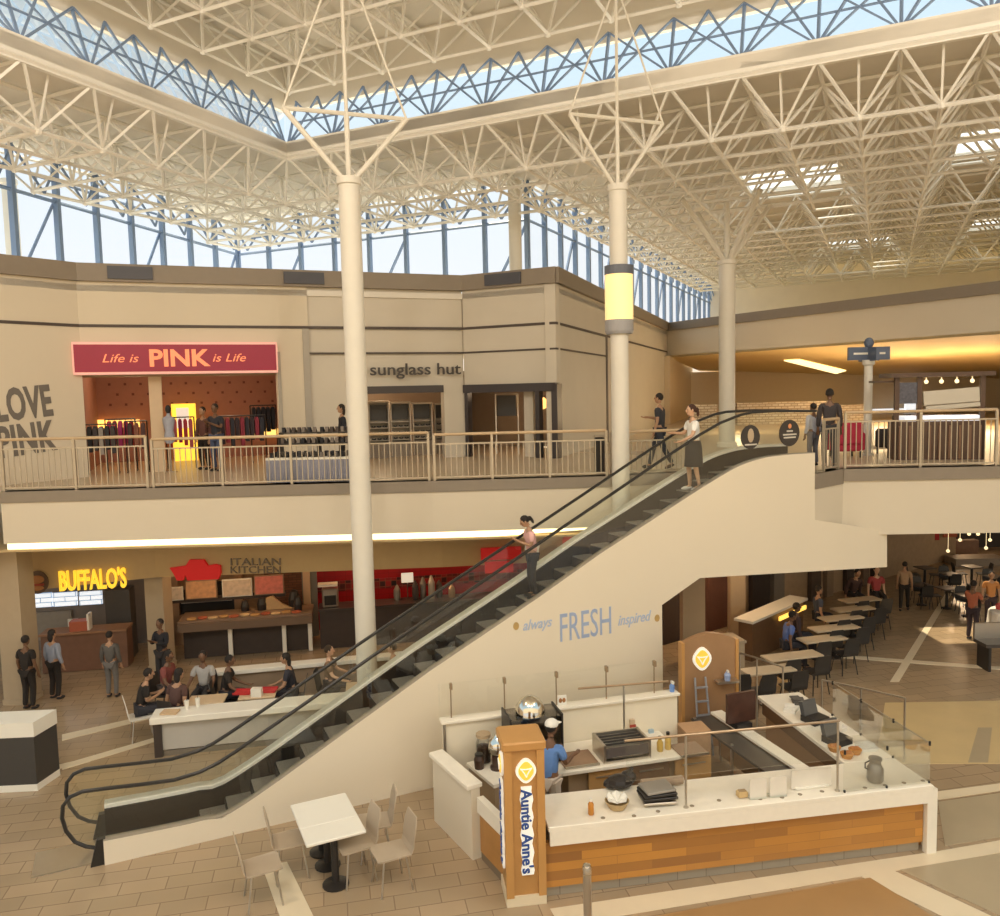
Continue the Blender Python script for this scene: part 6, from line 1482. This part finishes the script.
for i, (px, py, lb) in enumerate(((758, 799, 'clear white backed menu holder on the front counter, nearer the tray pile'), (778, 797, 'clear white backed menu holder on the front counter, nearer the wide white panel'))):
    t = kthing('menu_holder', lb, 'menu holder', px, py); MB().box((0, 0, .14), (.24, .012, .28)).build('card', mat('card_white', (.78, .72, .62), .4), t); MB().box((0, .03, .01), (.24, .1, .02)).build('foot', glass('acrylic'), t)
t = kthing('counter_sign', 'wide low white panel standing on the front counter before the prep table', 'panel', 815, 791); MB().box((0, .1, .13), (.60, .02, .26)).build('board', MATS['card_white'], t); MB().box((0, .12, .01), (.5, .12, .02)).build('foot', WHITE, t)
t = kthing('milk_can', 'grey metal milk can with handle on the front counter near its end', 'can', 875, 781)
MB().lathe((0, 0, 0), [(.10, 0), (.11, .02), (.11, .18), (.085, .23), (.075, .25), (.075, .29), (.09, .31), (.09, .33), (.03, .345)], 20).build('body', mat('zinc', (.32, .30, .27), .35, .7), t, smooth=True)
MB().tube([(-.11, 0, .17), (-.155, 0, .2), (-.155, 0, .27), (-.085, 0, .3)], .01, 6).build('handle', DARK, t)
t = kthing('receipt_box', 'small tan box on the front counter before the menu holders', 'box', 742, 797); MB().box((0, 0, .04), (.14, .1, .08), bev=.01).build('body', cloth((.6, .42, .2)), t); MB().box((0, 0, .085), (.1, .06, .01)).build('lid', cloth((.4, .28, .15)), t)
# side counter goods
def sthing(name, label, cat, tq_, yq, rot=0.0, group=None): return thing(name, label, cat, KM @ Vector((tq_, yq, 1.002)), KL.rot + rot, group)
t = sthing('till_screen', 'large dark reddish till screen seen from behind, on the prep table', 'till', W_ - 1.62, 2.6, .2)
t.location.z = .9
MB().box((0, 0, .34), (.56, .06, .5)).build('screen', mat('till_dark', (.07, .03, .02), .35, var=.5), t); MB().box((0, .02, .04), (.3, .26, .08)).build('base', DARK, t)
for i, (tt_, yy_, lb) in enumerate(((W_ - .55, 1.5, 'dark card reader stand on the side counter'), (W_ - .45, 2.3, 'black till on the side counter further from the milk can'))):
    t = sthing('cash_register', lb, 'till', tt_, yy_, .3); MB().box((0, 0, .05), (.34, .3, .1)).build('base', DARK, t); MB().box((0, .08, .22), (.3, .08, .26), Matrix.Rotation(-.3, 4, 'X')).build('screen', mat('till_slate', (.09, .09, .09), .3), t)
for i, (tt_, yy_) in enumerate(((W_ - .7, 1.0), (W_ - .5, 1.1), (W_ - .75, 1.25))):
    t = sthing('pretzel_basket', ['orange snack basket nearest the milk can', 'orange snack basket at the edge of the side counter', 'orange snack basket behind the other two'][i], 'basket', tt_, yy_); MB().lathe((0, 0, 0), [(.07, 0), (.1, .07), (.095, .075)], 14).build('bowl', cloth((.55, .25, .06)), t)
    MB().ball((.03, 0, .08), (.05, .05, .03), 8, 5).ball((-.03, .01, .08), (.045, .05, .03), 8, 5).build('snack', cloth((.45, .18, .05)), t)
for i, (tt_, yy_, c) in enumerate(((W_ - .25, 1.2, (.8, .78, .7)), (W_ - .3, 1.9, (.75, .7, .62)), (W_ - .6, 2.8, (.8, .76, .68)), (W_ - .3, 3.1, (.1, .09, .08)))):
    o = sthing('paper_stack', ['white crumpled paper at the edge of the side counter', 'pale stack of paper bags midway on the side counter', 'white tray liner stack near the end of the side counter', 'dark folder at the far end of the side counter'][i], 'paper', tt_, yy_, .4 * i); MB().box((0, 0, .03), (.26, .2, .06)).build('sheets', cloth(c), o); MB().box((.03, .02, .07), (.2, .16, .02), Matrix.Rotation(.3, 4, 'Z')).build('top_sheet', cloth(tuple(min(1, x * 1.05) for x in c)), o)
# back counter goods
def bthing(name, label, cat, px, py, z=cz, off=0.0, group=None, rot=0.0):
    X = onz(px, py, z); return thing(name, label, cat, X, BP.rot + rot, group)
t = bthing('warming_case', 'steel warming case with open slatted trays on the back counter', 'warmer', 624, 757)
wm = MB().box((0, .1, .02), (.78, .5, .04)).box((-.37, .1, .16), (.04, .5, .26)).box((.37, .1, .16), (.04, .5, .26)).box((0, .34, .16), (.78, .03, .26)).box((0, .1, .12), (.72, .46, .02)).build('case', STEEL, t)
for k in range(4): MB().box((0, -.02 + k * .1, .24), (.72, .015, .03)).build('slat', mat('slat_dark', (.10, .09, .08), .4, .5), t)
MB().box((0, -.14, .16), (.70, .01, .16)).build('door', mat('case_glass', (.12, .10, .09), .1), t); MB().box((0, -.155, .08), (.5, .02, .02)).build('handle', STEEL, t)
t = bthing('griddle', 'flat brown griddle plate let into the back counter beside the worker', 'griddle', 578, 761, cz + .002); MB().box((0, .05, .012), (.55, .5, .02)).build('plate', cloth((.32, .2, .12)), t); MB().box((0, -.22, .02), (.55, .03, .03)).build('lip', STEEL, t)
t = bthing('griddle', 'flat dark griddle plate at the end of the back counter past the oil bottles', 'griddle', 690, 751, cz + .002); MB().box((0, .05, .012), (.45, .42, .02)).build('plate', cloth((.30, .2, .13)), t); MB().box((0, -.18, .02), (.45, .03, .03)).build('lip', STEEL, t)
for i, (px, py, c, hh, lb) in enumerate(((660, 751, (.55, .35, .06), .2, 'golden oil bottle on the back counter nearest the warming case'), (668, 749, (.6, .4, .1), .24, 'golden oil bottle with dark cap on the back counter'))):
    t = bthing('oil_bottle', lb, 'bottle', px, py); MB().lathe((0, 0, 0), [(.045, 0), (.05, .02), (.05, hh * .7), (.02, hh)], 12).build('body', mat('oil_%d' % i, c, .2), t, smooth=True); MB().lathe((0, 0, hh), [(.03, 0), (.03, .04)], 10).build('cap', BLACK, t)
# smoky hood with steel dome
t = bthing('drink_machine', 'smoked glass machine with shining steel dome behind the sign pillar', 'machine', 534, 762, cz + .002); t.scale = (1, 1, 1.45)
HC = glass('smoked_glass', (.45, .42, .38), .9, .05)
MB().box((0, .1, .27), (.80, .5, .5)).build('smoked_hood', HC, t); MB().box((.12, .12, .24), (.42, .36, .44), bev=.02).build('steel_body', mat('steel_dark', (.28, .25, .21), .3, .8), t)
MB().lathe((-.02, .1, .5), [(.24, .02), (.22, .1), (.15, .17), (.06, .205), (.01, .21)], 20).build('dome', mat('steel_bright', (.7, .67, .6), .12, 1.0), t, smooth=True)
MB().box((.42, .1, .27), (.03, .52, .54)).build('side_frame', DARK, t); MB().box((-.40, .1, .27), (.03, .52, .54)).build('side_frame', DARK, t)
# glass jar, coffee urn on a small counter behind the low wall
mid = onz(480, 785, .9); ec = thing('end_counter', 'short cream counter behind the low side wall carrying the jar and urn', 'counter', SW.at(SW.len * .5, 0, -.60), SW.rot)
MB().box((0, 0, .86), (.85, .5, .05)).build('countertop', STONE, ec); MB().box((0, 0, .42), (.8, .44, .83)).build('base', MATS['cabinet_pale'], ec)
ex = mw(ec)
t = thing('storage_jar', 'tall glass jar of dark beans behind the low side wall', 'jar', ex @ Vector((-.32, .0, .885)), 0)
MB().lathe((0, 0, 0), [(.11, 0), (.12, .02), (.12, .3), (.10, .36), (.10, .4)], 20).build('jar_glass', GLASS, t); MB().lathe((0, 0, .01), [(.105, 0), (.105, .24), (.02, .26)], 18).build('beans', COF, t); MB().lathe((0, 0, .4), [(.115, 0), (.115, .05)], 18).build('lid', cloth((.45, .33, .2)), t)
t = thing('coffee_urn', 'steel topped coffee urn with dark body between the jar and the sign pillar', 'urn', ex @ Vector((.0, .06, .885)), 0)
MB().lathe((0, 0, 0), [(.11, 0), (.11, .04), (.08, .06), (.085, .26)], 18).build('body', COF, t); MB().lathe((0, 0, .26), [(.13, 0), (.14, .08), (.12, .17), (.05, .23), (.03, .28)], 18).build('globe', mat('steel_bright', (.7, .67, .6), .12, 1.0), t, smooth=True); MB().rod((.08, -.08, .18), (.14, -.14, .16), .015, 6).build('tap', STEEL, t)
t = thing('storage_jar', 'small dark pot nearest the corner of the low side wall', 'jar', ex @ Vector((-.16, -.17, .885)), 0)
MB().lathe((0, 0, 0), [(.07, 0), (.08, .14), (.06, .2)], 14).build('body', COF, t); MB().lathe((0, 0, .2), [(.065, 0), (.065, .03)], 14).build('lid', BLACK, t)
# worker
X = dep(549, 760, 11.35)
person((X.x, X.y, 0), 40, 1.80, 'kiosk worker in white cap and blue shirt behind the sign pillar', shirt=(.12, .24, .52), pants=(.62, .52, .42), skin='dark', cap=(.85, .82, .75), arms={'l': 'fwd', 'r': 'fwd'}, lean=.08)
# small framed badge and bottles on the ledge
t_, _z = BP.hit(562, 700, -.08); t = thing('badge_stand', 'small framed card with round emblem on the white ledge', 'card', BP.at(t_, bz + .025, -.08), BP.rot)
MB().box((0, 0, .08), (.15, .02, .16)).build('card', PAPER, t); MB().ball((-.03, -.012, .08), (.03, .006, .04)).build('emblem', cloth((.35, .15, .05)), t); MB().ball((.03, -.012, .08), (.03, .006, .04)).build('emblem', cloth((.35, .15, .05)), t)
t_, _z = BP.hit(672, 697, -.08); t = thing('spray_bottle', 'blue spray bottle at the end of the white ledge', 'bottle', BP.at(min(t_, b1 - .05), bz + .025, -.08), BP.rot)
MB().lathe((0, 0, 0), [(.04, 0), (.045, .1), (.02, .14)], 12).build('body', mat('spray_blue', (.15, .28, .60), .3), t); MB().box((0, -.02, .165), (.03, .08, .04)).build('trigger', PAPER, t)
for px, py, c, lb in ((632, 723, (.35, .05, .03), 'small red topped wall dispenser on the white back wall'), (651, 733, (.4, .5, .55), 'pale blue wall socket plate on the white back wall')):
    t_, z_ = BP.hit(px, py, .03); t = thing('wall_fixture', lb, 'dispenser' if c[0] < .38 else 'socket', BP.at(t_, z_, .035), BP.rot)
    MB().box((0, 0, 0), (.09, .05, .14), bev=.01).build('plate', cloth((.6, .45, .3)) if c[0] < .38 else cloth(c), t); MB().box((0, -.03, -.04), (.1, .03, .05)).build('button', cloth(c), t)
# glass guards
def guard(name, label, posts, z0, z1, bar=None, pane=(0, 0), y=.3):
    t = thing(name, label, 'glass screen', KM @ Vector((posts[0], y, 0)), KL.rot); p0 = posts[0]
    for p in posts: MB().rod((p - p0, 0, z0), (p - p0, 0, z1), .016, 8).lathe((p - p0, 0, z0), [(.035, 0), (.035, .012)], 10).build('post', STEEL, t)
    if bar: MB().rod((bar[0] - p0, 0, z1), (bar[1] - p0, 0, z1), .018, 8).build('top_bar', mat('bar_bronze', (.38, .27, .17), .35, .7), t)
    if pane[1]:
        MB().box(((bar[0] + bar[1]) / 2 - p0, 0, (pane[0] + pane[1]) / 2), (bar[1] - bar[0] - .04, .008, pane[1] - pane[0])).build('pane', GLASS, t)
    return t
pA, pB = kp(684, 805, 1.0), kp(842, 795, 1.0)
yy = (pA[1] + pB[1]) / 2
za1 = 2.0
bl_, br_ = kp(614, 727, za1)[0], kp(838, 710, za1)[0]
guard('counter_glass_guard', 'tall glass guard with bronze top bar on two posts along the front counter', (pA[0], pB[0]), 1.002, za1, (bl_, pB[0] + .02), (1.45, 1.95), max(.12, yy))
X1 = onz(622, 742, .86); k1 = (X1 - KL.P).dot(KL.u); y1 = -(X1 - KL.P).dot(KL.n)
gz = 1.86
t = thing('counter_glass_guard', 'bronze bar on a single post over the back counter', 'glass screen', KM @ Vector((k1, y1 - .12, cz)), KL.rot)
MB().rod((0, 0, 0), (0, 0, gz - cz), .016, 8).lathe((0, 0, 0), [(.035, 0), (.035, .012)], 10).build('post', STEEL, t); MB().rod((-.75, 0, gz - cz), (.75, 0, gz - cz), .018, 8).build('top_bar', MATS['bar_bronze'], t)
t = thing('end_glass_guard', 'low clear glass box guarding the end of the front counter by the milk can', 'glass screen', KM @ Vector((pB[0] + .05, .06, 1.002)), KL.rot)
wE = W_ - .04 - (pB[0] + .05)
MB().box((wE / 2, 0, .29), (wE, .008, .56)).build('front_pane', GLASS, t); MB().box((wE, 1.2, .29), (.008, 2.38, .56)).build('side_pane', GLASS, t); MB().box((wE / 2 + .15, .22, .58), (wE - .3, .44, .008)).build('top_pane', GLASS, t)
for x, y in ((0.02, .0), (wE, 0.01), (wE, .8), (wE, 1.6), (wE, 2.4), (wE / 2, .0)):
    MB().rod((x, y, .54), (x, y, .60), .016, 8).build('clip', BLACK, t)
    MB().rod((x, y, 0), (x, y, .03), .016, 8).build('clip', BLACK, t)
MB().rod((wE, 0, .58), (wE, 2.4, .58), .006, 6).build('edge', STEEL, t)
# wooden sign board with arch top
XB = dep(710, 700, 14.3); bd = thing('sign_board', 'arched brown wood board with a lit gold badge behind the kiosk', 'sign', (XB.x, XB.y, 0), KL.rot)
zt_b = dep(710, 641, 14.3).z; arc = [(-.5, 0), (.5, 0), (.5, zt_b)] + [(.5 - i * .1, zt_b + .14 * math.sin(math.pi * i / 10)) for i in range(1, 10)] + [(-.5, zt_b)]
MB().prism([(x, 0, z) for x, z in arc], (0, .12, 0)).build('board', mat('board_brown', (.34, .19, .09), .5, var=.15, scale=3), bd)
MB().box((.52, .06, zt_b / 2), (.06, .16, zt_b)).box((-.52, .06, zt_b / 2), (.06, .16, zt_b)).build('edge_post', MATS['pillar_board'], bd)
badge(bd, Matrix.Translation((-.16, -.03, dep(700, 658, 14.3).z)), 1.5)
MB().box((.28, -.10, 1.25), (.42, .18, .04)).build('shelf', STEEL, bd)
XC = mw(bd) @ Vector((.28, -.12, 1.272)); t = thing('soap_bottle', 'blue white bottle on the small shelf of the arched board', 'bottle', XC, 0); MB().lathe((0, 0, 0), [(.05, 0), (.06, .1), (.02, .17)], 12).build('body', mat('soap_blue', (.3, .38, .6), .3), t); MB().box((0, -.03, .18), (.03, .08, .03)).build('pump', PAPER, t)
lad = thing('folding_ladder', 'slim grey folding ladder leaning before the arched board', 'ladder', mw(bd) @ Vector((-.22, -.35, 0)), KL.rot)
for s in (-1, 1): MB().rod((s * .13, 0, 0), (s * .10, .28, 1.35), .02, 6).build('rail', mat('ladder_grey', (.35, .37, .42), .4, .5), lad)
for k in range(5): MB().box((0, .05 + .045 * k, .22 + .24 * k), (.24, .06, .02)).build('rung', MATS['ladder_grey'], lad)
XD = onz(735, 745, 0); t = thing('waste_bag', 'bulging dark grey bag beside the arched board', 'bag', XD + Vector((-.05, .75, 0)), 0)
MB().ball((0, 0, .42), (.32, .3, .42), 12, 8).build('body', mat('bag_grey', (.09, .085, .08), .4, bump=.5), t, smooth=True); MB().ball((.05, 0, .86), (.1, .1, .08)).build('knot', MATS['bag_grey'], t)
for i, (px, py, dd, c, lb) in enumerate(((694, 740, 13.05, (.40, .24, .13), 'brown cardboard box stacked by the end of the white ledge'),)):
    X = dep(px, py, dd); t = thing('box', lb, 'box', (X.x, X.y, 0), KL.rot + .1 * i); MB().box((0, 0, .45), (.42, .4, .9)).build('body', cloth(c), t); MB().box((0, 0, .91), (.44, .42, .03)).build('lid', cloth(tuple(x * 1.2 for x in c)), t)
# bollard at the bottom edge
Xb = G(588, 942); t = thing('bollard', 'slim brushed steel post standing before the kiosk at the bottom edge', 'bollard', Xb, 0)
MB().lathe((0, 0, 0), [(.09, 0), (.09, .02), (.05, .03), (.05, .86)], 18).build('post', STEEL, t, smooth=False); MB().lathe((0, 0, .86), [(.055, 0), (.055, .08), (.045, .11), (.01, .12)], 18).build('cap', mat('steel_bright', (.7, .67, .6), .12, 1.0), t, smooth=True)
X = G(723, 864); o = MB().lathe((0, 0, .0045), [(.11, 0), (.11, .004), (.09, .006)], 18).build('floor_cap', DARK, None, M=Matrix.Translation(X)); tag(o, 'small dark round floor cap on the cream strip', 'floor cap')
